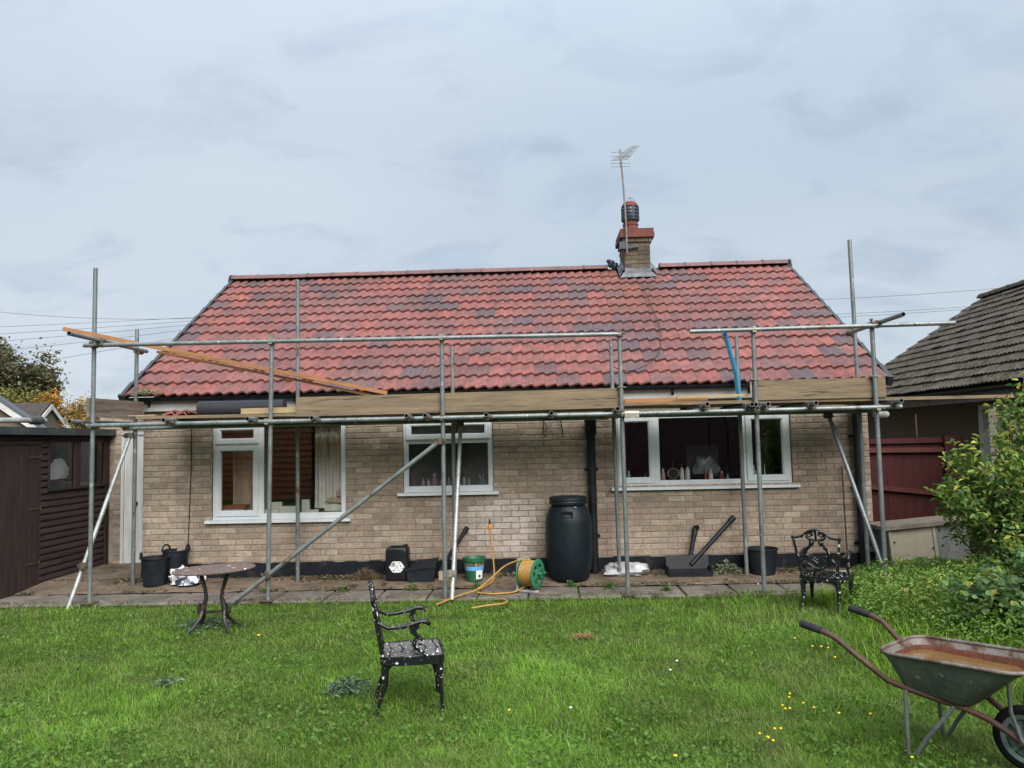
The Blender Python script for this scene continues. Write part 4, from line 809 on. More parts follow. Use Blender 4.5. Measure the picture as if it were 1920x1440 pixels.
cells = [(r_, c) for r_ in range(NR_) for c in range(27)]; cells.sort(key=lambda t: (NF-t[1]*.3+10)**2+(NX+t[0]*.19)**2); nrest = MB()
for k_, (r_, c) in enumerate(cells):
    f_ = random.uniform(.78, 1.22); colr = (.066*f_, .058*f_, .050*f_); m_ = nm_ @ Matrix.Translation((c*.30, r_*sl2/NR_, random.uniform(-.005, .006))) @ Matrix.Rotation(random.uniform(-.015, .015), 4, 'Z')
    if k_ < 290: inst('roof_tile', ntile, nroof, m_, colr)
    else: nrest.col = colr; nrest.add([m_ @ Vector(v) for v in nv], nf_)
o = part('roof_tiles', nrest, mMossA, nroof, 35); o['kind'] = 'stuff'
nr = halfround(0, .44, .11).mesh('ridge_tile', mMoss, 40)
for i in range(18): inst('ridge_tile', nr, nroof, Matrix.Translation((NRX, NF-.0-i*.45, NRZ+.0)) @ Matrix.Rotation(-PI/2, 4, 'Z'), (.06, .054, .046))
mb = MB(); mb.tube([(5.3, .9, 2.0), (5.3, .9, 1.68)], .012, 6); single('thin_pipe', mb, mIron, 'thin dark pipe standing above the red fence top', 'pipe')

# ================================================================== BACKGROUND LEFT
def gable_house(name, label, apex, half, drop, depth, zb, axis, wall_m, roof_m, barge=True):
    h_ = thing(name, label, 'house', (apex[0], apex[1], zb)); ax, ay, az = apex; fx = Vector((-.5, .866, 0)) if axis == 'Y' else Vector((-1, 0, 0)); lx = Vector((.866, .5, 0)) if axis == 'Y' else Vector((0, 1, 0)); A_ = Vector(apex)
    L_ = A_-lx*half-Vector((0, 0, drop)); R_ = A_+lx*half-Vector((0, 0, drop)); i_ = .12
    mb = MB(); mb.prism([A_-Vector((0, 0, .12)), R_-lx*i_-Vector((0, 0, .05)), Vector((R_.x-lx.x*i_, R_.y-lx.y*i_, zb)), Vector((L_.x+lx.x*i_, L_.y+lx.y*i_, zb)), L_+lx*i_-Vector((0, 0, .05))], fx*depth); part('wall', mb, wall_m, h_)
    mb = MB(); nrm = Vector((0, 0, .10))
    for E_ in (L_, R_): d_ = (E_-A_)*.08; mb.prism([A_+nrm*.0, E_+d_, E_+d_+nrm, A_+nrm], fx*(depth+.2)) ; 
    mb.v = [tuple(Vector(v)-fx*.12) for v in mb.v]; rf_ = part('roof', mb, roof_m, h_)
    mb = MB()
    for E_ in (L_, R_): d_ = (E_-A_)*.08; mb.prism([A_-Vector((0, 0, .22)), E_+d_-Vector((0, 0, .22)), E_+d_-Vector((0, 0, .01)), A_-Vector((0, 0, .01))], -fx*.05)
    mb.v = [tuple(Vector(v)-fx*.125) for v in mb.v]; part('bargeboard', mb, mFascia, h_); return h_
gable_house('gabled_house', 'gabled house with white bargeboard and slate roof beyond the shed', (-18.6, 12.6, 4.9), 3.1, 2.45, 7, 0, 'Y', mWallFar, mSlate)
gable_house('small_gabled_house', 'small far gabled house with brown tiled roof under the autumn trees', (-22.7, 25.0, 3.92), .85, .68, 4, 0, 'X', mWallFar, mTileFar)

def tree(name, label, base, height, crown_c, crown_r, cols, nleaf, lsize, nl=9, group=None, shell=.55, trunk=True, seed=1, clump=.9):
    rr_ = random.Random(seed); t_ = thing(name, label, 'tree', base, group); B_ = Vector(base); cc = Vector(crown_c); mb = MB(); ends = []
    if trunk:
        top = B_.lerp(cc, .9); mb.tube([B_, B_.lerp(top, .4)+Vector((.1, 0, 0)), top], [height*.03, height*.022, height*.012], 8)
        for i in range(nl*4):
            d_ = Vector((rr_.gauss(0, 1), rr_.gauss(0, 1), rr_.gauss(.25, .8))).normalized(); e_ = cc+Vector((d_.x*crown_r[0], d_.y*crown_r[1], d_.z*crown_r[2]))*rr_.uniform(.55, .98)
            s_ = B_.lerp(top, rr_.uniform(.45, 1)); m_ = s_.lerp(e_, .5)+Vector((0, 0, .05*height)); mb.tube([s_, m_, e_], [height*.009, height*.006, height*.002], 5); ends += [e_, s_.lerp(e_, .75), m_.lerp(e_, .3)]
        part('trunk', mb, mBark, t_, 50)
    else:
        for i in range(nl*6):
            d_ = Vector((rr_.gauss(0, 1), rr_.gauss(0, 1), rr_.gauss(0, 1))).normalized(); ends.append(cc+Vector((d_.x*crown_r[0], d_.y*crown_r[1], d_.z*crown_r[2]))*rr_.uniform(.5, 1))
    E_ = np.array([list(e_) for e_ in ends]); idx = rng.integers(0, len(E_), nleaf); sg = clump*np.array(crown_r)/3.6
    P = E_[idx]+rng.normal(0, 1, (nleaf, 3))*sg*rng.uniform(.5, 1.1, (len(E_), 1))[idx]
    tone = rng.uniform(.7, 1.25, (len(E_), 1))[idx]; V, F, C = leaf_cards(P, rng.uniform(.7, 1.3, nleaf)*lsize, np.clip(pick(cols, nleaf)*tone, 0, 1), .35)
    np_obj('crown', V, F, C, mLeafA, parent=t_, npf=4); return t_
OAK = [(.125, .128, .062), (.14, .128, .065), (.15, .118, .066), (.105, .118, .062)]
tree('broad_oak_tree', 'large olive and russet tree showing sky through its crown at far left', (-30.9, 35, 0), 9, (-31.3, 35, 5.95), (2.75, 2.8, 2.9), OAK, 15000, .26, 9, seed=3, clump=.62)
tree('yellowing_tree', 'low yellow green tree in front of the big olive tree', (-30.0, 33, 0), 5.6, (-30.0, 33, 3.9), (2.3, 2.0, 1.75), [(.27, .24, .07), (.22, .215, .07), (.18, .185, .065)], 9000, .17, 7, seed=5)
tree('orange_tree', 'orange autumn tree left of the scaffold toe board', (-27.6, 33, 0), 5, (-27.6, 33, 3.6), (.95, .9, 1.75), [(.52, .27, .045), (.44, .25, .05), (.36, .22, .06)], 5000, .16, 5, seed=7)
tree('orange_tree', 'orange birch tree half behind the scaffold end board', (-25.6, 33, 0), 5, (-25.7, 33, 3.5), (1.25, .9, 1.65), [(.46, .265, .05), (.34, .24, .065), (.26, .2, .075)], 5000, .15, 5, seed=9, clump=.8)
def wire(name, label, a, b, sag, r=.008):
    a = Vector(a); b = Vector(b); mb = MB(); mb.tube([a.lerp(b, i/16)-Vector((0, 0, sag*4*(i/16)*(1-i/16))) for i in range(17)], r, 4); single(name, mb, mWire, label, 'cable', group='overhead cables in the sky')
for za, zb_, sg, lb in [(7.75, 7.15, .42, 'topmost sagging cable in the sky at left of the roof'), (6.75, 7.14, .03, 'second overhead cable down at left of the roof'), (6.42, 7.10, .05, 'third overhead cable down at left of the roof'), (6.1, 7.05, .08, 'fourth overhead cable down at left of the roof'), (5.65, 6.98, .1, 'fifth overhead cable down at left of the roof'), (4.75, 6.9, .05, 'lowest overhead cable at left of the roof, running to the trees')]:
    wire('overhead_cable', lb, (-24, 20, za), (-10.2, 20.5, zb_), sg)
for za, zb_, lb in [(6.98, 7.33, 'highest cable in the sky between the two roofs'), (6.38, 6.70, 'middle cable in the sky between the two roofs'), (6.26, 6.62, 'lowest cable in the sky between the two roofs')]:
    wire('overhead_cable', lb, (11.0, 20, za), (19.5, 20, zb_), .06)

# ================================================================== THINGS INSIDE THE WINDOWS
def lath(name, prof, x, y, z, mat, label, cat, cap=None, capm=None, group=None):
    t_ = thing(name, label, cat, (x, y, z), group); mb = MB(); mb.lathe(prof, 12, (x, y, z)); part('body', mb, mat, t_, 40)
    if cap: mb = MB(); mb.lathe(cap, 10, (x, y, z)); part('cap', mb, capm, t_, 40)
mcol = lambda n, c, r=.4: M(n, c, r, amt=.05)
cRed, cCrm, cGrn, cTeal, cPink, cDk, cBl = mcol('red_bottle', (.35, .05, .04)), mcol('cream_bottle', (.78, .77, .72)), mcol('green_bottle', (.05, .22, .14)), mcol('teal_cup', (.10, .33, .30)), mcol('pink_bottle', (.50, .36, .38)), mcol('dark_bottle', (.05, .035, .035)), mcol('pale_blue_bottle', (.34, .44, .52))
bot = lambda r, h: [(r, 0), (r, h*.62), (r*.45, h*.76), (r*.42, h*.8)]
bcap = lambda r, h: [(r*.5, h*.78), (r*.5, h), (.001, h)]
cyl = lambda r, h: [(r*.9, 0), (r, h), (r*.9, h), (.001, h*.97)]
GB = 'bottles on the bathroom window board'; ZB = 1.166
for px, r, h, m, cm, nm, lb in [(773, .012, .19, cRed, cRed, 'bottle', 'thin red bottle at the left end of the middle window'), (790, .018, .12, cCrm, cCrm, 'bottle', 'left of two short cream bottles inside the middle window'), (800, .02, .11, cCrm, cCrm, 'bottle', 'right of two short cream bottles inside the middle window'), (811, .034, .18, cPink, cCrm, 'bottle', 'wide pink bottle with pale cap inside the middle window'), (825, .018, .12, cCrm, cBl, 'bottle', 'pale bottle just left of the front pole inside the middle window'), (838, .02, .12, cBl, cCrm, 'bottle', 'blue grey bottle just right of the front pole inside the middle window'),
                        (867, .02, .17, cCrm, cDk, 'bottle', 'white bottle with dark trigger cap inside the middle window'), (876, .026, .11, cBl, cCrm, 'jar', 'squat clear jar beside the dark capped bottle'), (918, .018, .14, cCrm, cCrm, 'bottle', 'white tube at the right end of the middle window')]:
    x = -1.755+(px-757)/142.; lath(nm, bot(r, h), x, .17, ZB, m, lb, nm, bcap(r, h), cm, GB)
t_ = thing('toothbrush_cup', 'teal cup holding brushes at right of the middle window', 'cup', (-.745, .17, ZB), GB); mb = MB(); mb.lathe(cyl(.04, .10), 14, (-.745, .17, ZB)); part('cup', mb, cTeal, t_, 40)
mb = MB(); mb.tube([(-.75, .17, ZB+.05), (-.775, .17, ZB+.15)], .005, 6); mb.tube([(-.74, .17, ZB+.05), (-.72, .18, ZB+.16)], .005, 6); part('brush', mb, cCrm, t_)
GK = 'things on the kitchen window board'; ZK = 1.176
for px, r, h, m, cm, nm, lb in [(1179, .025, .15, cBl, cCrm, 'bottle', 'pale blue bottle at the left of the kitchen window'), (1188, .018, .07, cCrm, cCrm, 'bottle', 'small white pot at the left of the kitchen window'), (1211, .014, .11, cRed, cCrm, 'bottle', 'small red bottle in the left casement of the kitchen window'), (1218, .024, .22, cRed, cRed, 'bottle', 'tall red bottle in the left casement of the kitchen window'), (1245, .03, .17, cPink, cCrm, 'jar', 'pinkish jar with white lid at left of the middle kitchen pane'),
                        (1281, .03, .23, cCrm, cDk, 'bottle', 'left one of the twin white bottles with brown caps'), (1292, .03, .24, cCrm, cDk, 'bottle', 'right one of the twin white bottles with brown caps'), (1326, .018, .16, cRed, cPink, 'bottle', 'orange red bottle beside the grey bag in the kitchen window'), (1336, .03, .15, cCrm, cCrm, 'bottle', 'plump white bottle in the middle kitchen pane'), (1357, .03, .12, cRed, cCrm, 'tin', 'red tin with pale lid in the middle kitchen pane'), (1368, .018, .09, cBl, cBl, 'pot', 'little blue pot right of the red tin'),
                        (1418, .035, .19, cBl, cCrm, 'bottle', 'frosted bottle in the right casement of the kitchen window'), (1441, .05, .07, cGrn, cGrn, 'dish', 'green dish in the right casement of the kitchen window'), (1439, .008, .21, cCrm, cCrm, 'brush', 'pale brush handle above the green dish'), (1471, .016, .18, cBl, cBl, 'bottle', 'slim grey bottle at the right end of the kitchen window')]:
    x = 1.03+(px-1155)/146.5; lath(nm, bot(r, h), x, .19, ZK, m, lb, nm, bcap(r, h), cm, GK)
t_ = thing('ornament', 'round dark ornament with pale beads in the kitchen window', 'ornament', (1.775, .2, ZK), GK); mb = MB(); mb.lathe([(.03, 0), (.015, .03), (.06, .07), (.075, .11), (.05, .16), (.012, .19), (.01, .26)], 12, (1.775, .2, ZK)); part('body', mb, cDk, t_, 40); mb = MB()
for i in range(12): an = i*PI/6; mb.lathe([(.001, -.012), (.012, 0), (.001, .012)], 6, (1.775+.072*math.cos(an), .2-.03, ZK+.11+.06*math.sin(an)))
part('bead', mb, cCrm, t_)
crumple('clear_bag', (2.22, .26, ZK+.16), (.16, .05, .16), mcol('clear_film', (.23, .26, .29), .2), 'grey crumpled plastic bag standing in the kitchen window', 'bag', .25, seed=2)
mb = MB(); mb.box(2.0, 2.42, .40, .42, ZK+.05, ZK+.46); single('grey_board', mb, M('grey_board', (.12, .115, .12), .8), 'grey board standing behind the bottles of the kitchen window', 'board')
def curtain(name, x0, x1, z0, z1, y, mat, label, amp=.03, k=7, flare=0):
    mb = MB(); n_ = 60; m_ = 6; vs = []
    for j in range(m_+1):
        t = j/m_
        for i in range(n_+1):
            u = i/n_; x = x0+(x1-x0)*u+flare*t*(u-.2); vs.append((x, y+amp*math.sin(u*k*2*PI+.6*math.sin(3*t+u*5))*(.5+.5*t)+.015*mnoise.noise(Vector((u*9, t*2, 0))), z1+(z0-z1)*t))
    mb.add(vs, [(j*(n_+1)+i, (j+1)*(n_+1)+i, (j+1)*(n_+1)+i+1, j*(n_+1)+i+1) for j in range(m_) for i in range(n_)]); return single(name, mb, mat, label, 'curtain', smooth=True)
curtain('curtain', -2.97, -2.54, .92, 2.05, .19, mCurt, 'pale gathered curtain at the right of the left window', .03, 5, .06)
curtain('curtain', -4.18, -3.66, .86, 1.98, .42, mBeige, 'beige drape in the narrow pane of the left window', .02, 3)
for i, (x0, x1, z, h, m, lb) in enumerate([(-4.20, -3.90, .846, .045, cTeal, 'teal book at the bottom of the pile in the left window'), (-4.19, -3.92, .892, .04, cBl, 'blue book in the middle of the pile in the left window'), (-4.20, -3.89, .933, .05, cRed, 'red book on top of the pile in the left window')]):
    mb = MB(); mb.box(x0, x1, .12, .30, z, z+h); single('book', mb, m, lb, 'book', group='books piled in the left window')
pile = [(-3.55, .14, .846, .22, .10, .08, 'long low white block at the front of the left window'), (-3.32, .18, .846, .26, .09, .11, 'broad white block in the middle of the left window'), (-3.52, .26, .846, .16, .06, .16, 'upright white block behind the low one in the left window'), (-3.10, .2, .846, .10, .08, .19, 'tall pale carton beside the back pole in the left window'), (-2.98, .15, .846, .12, .08, .06, 'small white tub right of the tall carton')]
for x, y, z, wd, dp, h, lb in pile:
    mb = MB(); m_ = Matrix.Translation((x, y, z)) @ Matrix.Rotation(random.uniform(-.2, .2), 4, 'Z'); mb.box(-wd/2, wd/2, -dp/2, dp/2, 0, h, 0, m_); single('white_block', mb, cCrm, lb, 'block', group='pale blocks inside the left window')
crumple('cushion', (-2.72, .18, .91), (.13, .07, .07), cCrm, 'pale cushion at the bottom right of the left window', 'cushion', .2, seed=8); crumple('cushion', (-2.70, .2, 1.01), (.14, .08, .05), mBeige, 'tan cushion on top of the pale one in the left window', 'cushion', .2, seed=9); crumple('soft_toy', (-2.64, .2, 1.10), (.06, .05, .06), cPink, 'small pink soft toy on the tan cushion in the left window', 'toy', .3, seed=10)

# ================================================================== ALONG THE PATIO
mb = MB(); bx, by = .365, -.345; mb.lathe([(.22, pz(0, by)-.005), (.235, .02+.03), (.275, .19), (.288, .30), (.292, .55), (.285, .74), (.278, .80), (.24, .90), (.215, .935), (.20, .955)], 36, (bx, by, 0)); wbt = thing('water_butt', 'tall dark plastic barrel with screw lid by the black soil pipe', 'barrel', (bx, by, .04)); body = part('body', mb, mBarrel, wbt, 35)
mb = MB(); mb.lathe([(.21, .95), (.232, .955), (.236, .985), (.228, 1.0), (.236, 1.012), (.232, 1.04), (.215, 1.05), (.19, 1.045), (.001, 1.035)], 36, (bx, by, 0)); lid = part('lid', mb, mBarrel, wbt, 35)
mb = MB(); m_ = Matrix.Translation((bx, by, .845)) @ Matrix.Rotation(R(-6), 4, 'Z')
for x0, x1, z0, z1 in ((-.075, .075, .028, .04), (-.075, .075, -.04, -.028), (-.075, -.06, -.028, .028), (.06, .075, -.028, .028)): mb.box(x0, x1, -.275, -.255, z0, z1, 0, m_)
mb.box(-.06, .06, -.262, -.25, -.028, .028, 0, m_); part('grip_recess', mb, mBlack, wbt)
mb = MB(); mb.tube([(bx+.06, by-.232, .93), (bx+.09, by-.225, .93)], .008, 6); part('catch', mb, mGreyP, lid)
# jerrycan
jx, jy = -1.795, -.25; jz = pz(0, jy); jc = thing('jerrycan', 'black plastic jerrycan with white hazard label against the wall', 'jerrycan', (jx, jy, jz))
def rbox(w_, d_, z0, z1, r, cx, cy, taper=1.0, n=5):
    mb = MB(); ring = lambda s, z, rr_: [(cx+sx*(w_*s/2-rr_)+rr_*math.cos(a), cy+sy*(d_*s/2-rr_)+rr_*math.sin(a), z) for sx, sy, a0 in ((1, 1, 0), (-1, 1, 90), (-1, -1, 180), (1, -1, 270)) for a in [R(a0+90*i/(n-1)) for i in range(n)]]
    k = 4*n; rings = [(.94, z0, r*.9), (1, z0+.02, r), (taper, z1-.05, r), (taper*.97, z1-.02, r*.9), (taper*.86, z1, r*.7)]; vs = []
    for s, z, rr_ in rings: vs += ring(s, z, rr_)
    fs = [(i*k+j, i*k+(j+1) % k, (i+1)*k+(j+1) % k, (i+1)*k+j) for i in range(len(rings)-1) for j in range(k)]+[tuple(range(k-1, -1, -1)), tuple((len(rings)-1)*k+j for j in range(k))]
    return mb.add(vs, fs)
part('body', rbox(.285, .23, jz, .45, .045, jx, jy), mBlack, jc, 40)
mb = MB(); mb.bar((jx-.08, jy-.02, .455), (jx+.10, jy-.02, .455), .04, .03); mb.lathe([(.03, .44), (.03, .475), (.001, .475)], 12, (jx+.09, jy+.05, 0)); part('handle', mb, mBlack, jc, 40)
mb = MB(); rbm = rbox(.20, .01, .30, .43, .004, jx, jy-.117); part('raised_panel', rbm, mBlack, jc, 40)
Yl = jy-.1195; lx, lz = jx+.005, .218; mb = MB(); hexa = [(-.098, 0), (-.05, -.068), (.05, -.068), (.098, 0), (.05, .068), (-.05, .068)]; mb.prism([(lx+x, Yl, lz+z) for x, z in hexa], (0, .003, 0)); lab = part('hazard_label', mb, mLabWhite, jc)
mb = MB(); Yp = Yl-.0015
def stroke(mb, x0, z0, x1, z1, w_): mb.bar((lx+x0, Yp, lz+z0), (lx+x1, Yp, lz+z1), .002, w_, (0, 1, 0)) if False else mb.add([(lx+x0-(z1-z0)*q/1, Yp, lz+z0+(x1-x0)*q) for q in (w_, -w_)]+[(lx+x1-(z1-z0)*q, Yp, lz+z1+(x1-x0)*q) for q in (-w_, w_)], [(0, 1, 2, 3)])
stroke(mb, -.05, .066, .05, -.066, .012); stroke(mb, -.05, -.066, .05, .066, .012)
for i in range(5): stroke(mb, -.082+i*.0125, .004, -.082+i*.0125, .03+.008*min(i, 3), .085)
stroke(mb, -.044, .052, .044, .052, .012); stroke(mb, .05, -.002, .05, .022, .15); stroke(mb, .045, .022, .058, .018, .2); stroke(mb, .055, -.02, .088, -.012, .09); stroke(mb, -.048, -.048, -.036, -.036, .3)
part('hazard_marks', mb, mPrint, lab)
# black wedge topped box, short pipe, block
mb = MB(); x0, x1, y0, y1 = -1.66, -1.31, -.40, -.12; z0 = pz(0, -.3); mb.prism([(x0+.01, y0, z0), (x1-.01, y0, z0), (x1, y0, .205), (x0, y0, .165)], (0, y1-y0, 0)); bxh = thing('black_box', 'low black plastic box with sloping lid right of the jerrycan', 'box', (-1.49, -.26, .04)); part('body', mb, mTub, bxh)
mb = MB(); mb.prism([(x0-.015, y0-.012, .165), (x1+.012, y0-.012, .208), (x1+.012, y0-.012, .222), (x0-.015, y0-.012, .18)], (0, .02, 0)); mb.prism([(x0-.01, y0+.01, .17), (x1, y0+.01, .212), (x1+.02, y1, .28), (x0+.10, y1, .25)][::1], (0, 0, .012)); part('lid', mb, mTub, bxh)
mb = MB(); mb.box(-1.27, -1.16, -.33, -.2, .035, .14); single('stone_block', mb, M('buff_block', (.36, .30, .22), .9, bump=.4), 'small buff block on the patio behind the leaning tube', 'block')
def pipe_thing(a, b, r, label, elbow=None):
    t_ = thing('plastic_pipe', label, 'pipe', a); mb = MB(); mb.tube([a, b], r, 14); d_ = (Vector(b)-Vector(a)).normalized(); part('pipe', mb, mBlack, t_, 40)
    mb = MB(); B_ = Vector(b); mb.tube([B_-d_*.08, B_-d_*.0], r*1.25, 14); 
    if elbow: mb.tube([B_-d_*.02, B_+d_*.03, B_+d_*.04+Vector(elbow)*.05], r*1.2, 14)
    part('socket', mb, mBlack, t_, 40)
pipe_thing((-1.30, -.22, .09), (-.925, -.055, .66), .025, 'short black pipe leaning on the wall behind the scaffold pole')
pipe_thing((1.855, -.17, .10), (1.985, -.06, .575), .028, 'shorter black pipe with elbow leaning above the black trough', (.4, -.6, -.2))
pipe_thing((1.89, -.2, .16), (2.485, -.055, .725), .028, 'longer black pipe slanting right above the black trough')
mb = MB(); z0 = .05; mb.prism([(1.58, -.36, z0), (1.58, -.30, z0+.045), (1.58, -.20, z0+.06), (1.58, -.165, z0+.22), (1.58, -.15, z0+.22), (1.58, -.15, z0)], (.53, 0, 0)); mb.box(1.575, 1.595, -.35, -.15, z0, z0+.10); mb.box(2.10, 2.125, -.35, -.15, z0, z0+.10); mb.box(1.59, 2.12, -.37, -.35, z0-.01, z0+.05); single('black_trough', mb, mBlack, 'black plastic trough at the foot of the two leaning pipes', 'trough')
def tub(x, y, r0, r1, h, label, handles=(), mat=mTub, name='rubber_tub', cat='tub'):
    z = pz(0, y); t_ = thing(name, label, cat, (x, y, z)); mb = MB(); mb.lathe([(r0, z), (r1, z+h), (r1+.012, z+h), (r1+.012, z+h+.015), (r1-.006, z+h+.015), (r0-.01, z+.04), (.001, z+.035)], 28, (x, y, 0)); part('body', mb, mat, t_, 40)
    for an in handles:
        mb = MB(); c_ = Vector((x+r1*math.cos(an), y+r1*math.sin(an), z+h)); tg = Vector((-math.sin(an), math.cos(an), 0)); mb.tube([c_+tg*(.07*math.cos(q))+Vector((0, 0, .075*math.sin(q))) for q in [PI*i/8 for i in range(9)]], .011, 8); part('handle', mb, mat, t_, 40)
tub(-4.87, -.33, .135, .165, .335, 'front black rubber garden tub with raised handles by the white door', (PI*.15, PI*1.1), name='rubber_tub')
tub(-4.70, -.14, .13, .155, .38, 'second black rubber tub behind and right of the front one', (.1, PI*.9))
tub(2.765, -.24, .15, .185, .295, 'dark plastic planting tub behind the right pole by the wall', (), name='plant_tub')
for i, (x, z) in enumerate([(2.70, .22), (2.72, .19), (2.705, .165)]): pass
# green bucket
x, y = -.82, -.36; z = pz(0, y); bk = thing('paint_bucket', 'green bucket with blue label between pole and hose tap', 'bucket', (x, y, z)); mb = MB(); mb.lathe([(.102, z), (.112, z+.12), (.125, z+.235), (.142, z+.24), (.145, z+.285), (.135, z+.287), (.12, z+.24), (.10, z+.22), (.001, z+.22)], 30, (x, y, 0)); part('body', mb, mBucket, bk, 40)
mb = MB(); mb.lathe([(.1155, z+.135), (.121, z+.185)], 30, (x, y, 0), cap=False); part('blue_label', mb, mLabBlue, bk, 40)
mb = MB(); mb.lathe([(.1212, z+.186), (.1252, z+.225)], 30, (x, y, 0), cap=False); part('dark_label', mb, mLabDark, bk, 40)
mb = MB(); n_ = 6; vs_ = [(x+(rr_+.003)*math.cos(a), y+(rr_+.003)*math.sin(a), zz) for zz, rr_ in ((z+.03, .1045), (z+.135, .1135)) for a in [R(-75+50*i/(n_-1)) for i in range(n_)]]; mb.add(vs_, [(i, i+1, n_+i+1, n_+i) for i in range(n_-1)]); lw = part('white_label', mb, mLabWhite, bk)
mb = MB(); mb.lathe([(.010, -.001), (.016, .001)], 8, mat=Matrix.Translation((x+.07, y-.094, z+.07)) @ Matrix.Rotation(R(90), 4, 'X') @ Matrix.Rotation(R(37), 4, 'Y')); part('label_mark', mb, mPrint, lw)
# hose reel and hose
hr = thing('hose_reel', 'green and grey hose reel wound with yellow hose on the slabs', 'hose reel', (-.12, -.95, 0)); ax = Vector((.88, -.475, .0)).normalized(); c0 = Vector((-.235, -.90, .215)); sdv_ = Vector((-ax.y, ax.x, 0))
def disc(mb, c, r, th, n=28, inner=0):
    m_ = Matrix((sdv_, Vector((0, 0, 1)), ax)).transposed().to_4x4(); m_.translation = c; mb.lathe([(inner or .001, -th/2), (r, -th/2), (r+.006, 0), (r, th/2), (inner or .001, th/2)], n, mat=m_, cap=False); return m_
dr = MB(); disc(dr, c0+ax*.03, .155, .012); part('drum_flange', dr, mGreen, hr, 40)
dr = MB(); m_ = disc(dr, c0+ax*.23, .165, .010, 30, .115); disc(dr, c0+ax*.23, .055, .014)
for i in range(6): an = i*PI/3; dr.box(-.018, .018, .04, .125, -.006, .006, 0, m_ @ Matrix.Rotation(an, 4, 'Z'))
dr.tube([c0+ax*.24, c0+ax*.28], .022, 10); dr.tube([c0+ax*.24+sdv_*.1, c0+ax*.285+sdv_*.1], .012, 8); part('drum_flange', dr, mGreen, hr, 40)
cl = MB(); pts = []
for lay, rad in ((0, .125), (1, .14)):
    for i in range(8*20): t = i/20; u = t/8 if lay == 0 else 1-t/8; a = 2*PI*t; pts.append(c0+ax*(.045+.17*u)+(sdv_*math.cos(a)+Vector((0, 0, 1))*math.sin(a))*rad)
cl.tube(pts, .0115, 6); part('wound_hose', cl, mHose, hr, True)
fr = MB(); q0 = c0-ax*.02; fr.tube([q0+Vector((0, 0, -.205))+ax*.26+Vector((-.0, -.02, 0)), q0+Vector((-.02, -.08, -.195)), q0+Vector((-.015, -.05, 0)), q0+Vector((0, 0, .15)), q0+Vector((.01, 0, .175))+ax*.12], .024, 8); fr.tube([q0+Vector((.0, .06, -.17)), q0+Vector((0, .05, .0)), q0+Vector((0, 0, .15))], .018, 8); part('frame', fr, mGreyP, hr, 40)
ho = MB(); ho.tube(spl([c0+ax*.14+Vector((0, 0, .152)), c0+ax*.06+Vector((-.06, .0, .145)), (-.42, -.90, .29), (-.58, -.95, .16), (-.74, -1.02, .05), (-.90, -1.17, .022), (-1.04, -1.34, .0), (-1.15, -1.5, -.015)]), .0115, 6)
ho.tube(spl([(-.62, -.35, .655), (-.605, -.36, .5), (-.58, -.40, .3), (-.57, -.46, .12), (-.60, -.58, .045), (-.66, -.75, .04), (-.72, -.97, .035)]), .011, 6)
ho.tube(spl([c0+ax*.08+Vector((0, -.02, -.14)), (-.3, -1.03, .02), (-.42, -1.10, .018), (-.58, -1.12, .018), (-.75, -1.03, .02)]), .011, 6); ho.tube(spl([(-.52, -1.36, .0), (-.43, -1.44, .02), (-.37, -1.56, .02), (-.42, -1.68, .02), (-.55, -1.74, .02), (-.74, -1.78, .0)]), .0115, 6); part('loose_hose', ho, mHose, hr, True)
mb = MB(); mb.lathe([(.012, 0), (.02, .01), (.022, .05), (.014, .07)], 10, (-.62, -.35, .65)); part('hose_connector', mb, mOrange, hr, 40); mb = MB(); mb.lathe([(.010, 0), (.012, .03), (.004, .07)], 8, (-.62, -.35, .72)); part('tap_spout', mb, mBlack, hr, 40)
crumple('plastic_sack', (1.08, -.22, .10), (.26, .12, .10), mSackW, 'white and orange plastic sack crumpled against the plinth', 'sack', .42, seed=14, sub=(26, 14))
crumple('foil_sack', (-4.47, -.36, .12), (.19, .12, .14), mSackF, 'torn silver and blue sack behind the garden table', 'sack', .42, seed=17, sub=(26, 14))
mb = MB(); mb.tube([(3.86, -.12, .05), (3.875, -.05, 1.35)], .009, 6); single('garden_cane', mb, mIron, 'thin dark cane upright on the wall left of the right downpipe', 'cane')
mb = MB(); mb.bar((3.58, -.28, .06), (4.12, -.31, .062), .03, .02); single('white_batten', mb, mDoorW, 'white batten lying on the patio by the right downpipe', 'batten')
mb = MB(); mb.tube([(-4.555, -.02, 2.2), (-4.56, -.018, 1.5), (-4.575, -.016, 1.0), (-4.60, -.02, .25)], .006, 5); single('black_cable', mb, mPrint, 'long thin black cable down the wall left of the left window', 'cable')
mb = MB(); mb.tube([(.115, -.06, 2.15), (.09, -.07, 2.0), (.075, -.06, 1.85), (.10, -.06, 1.80), (.13, -.05, 1.81)], .006, 5); mb.tube([(.10, -.05, 1.98), (.13, -.05, 1.9), (.10, -.05, 1.86)], .004, 4); single('black_cable', mb, mPrint, 'left of two short black cables hanging on the wall', 'cable')
mb = MB(); mb.tube([(.29, -.06, 2.15), (.31, -.07, 2.0), (.33, -.06, 1.85), (.335, -.06, 1.78)], .008, 5); mb.tube([(.27, -.05, 2.1), (.29, -.05, 1.95), (.33, -.05, 1.9)], .004, 4); single('black_cable', mb, mPrint, 'right of two short black cables hanging on the wall', 'cable')
lm = MB(); lm.lathe([(.025, 0), (.04, .02), (.04, .15), (.025, .17)], 12, mat=Matrix.Translation((3.88, -1.05, 1.965)) @ Matrix.Rotation(PI/2, 4, 'Y')); single('white_bottle', lm, mDoorW, 'white rounded plastic float hung below the right end ledger', 'bottle', smooth=40)

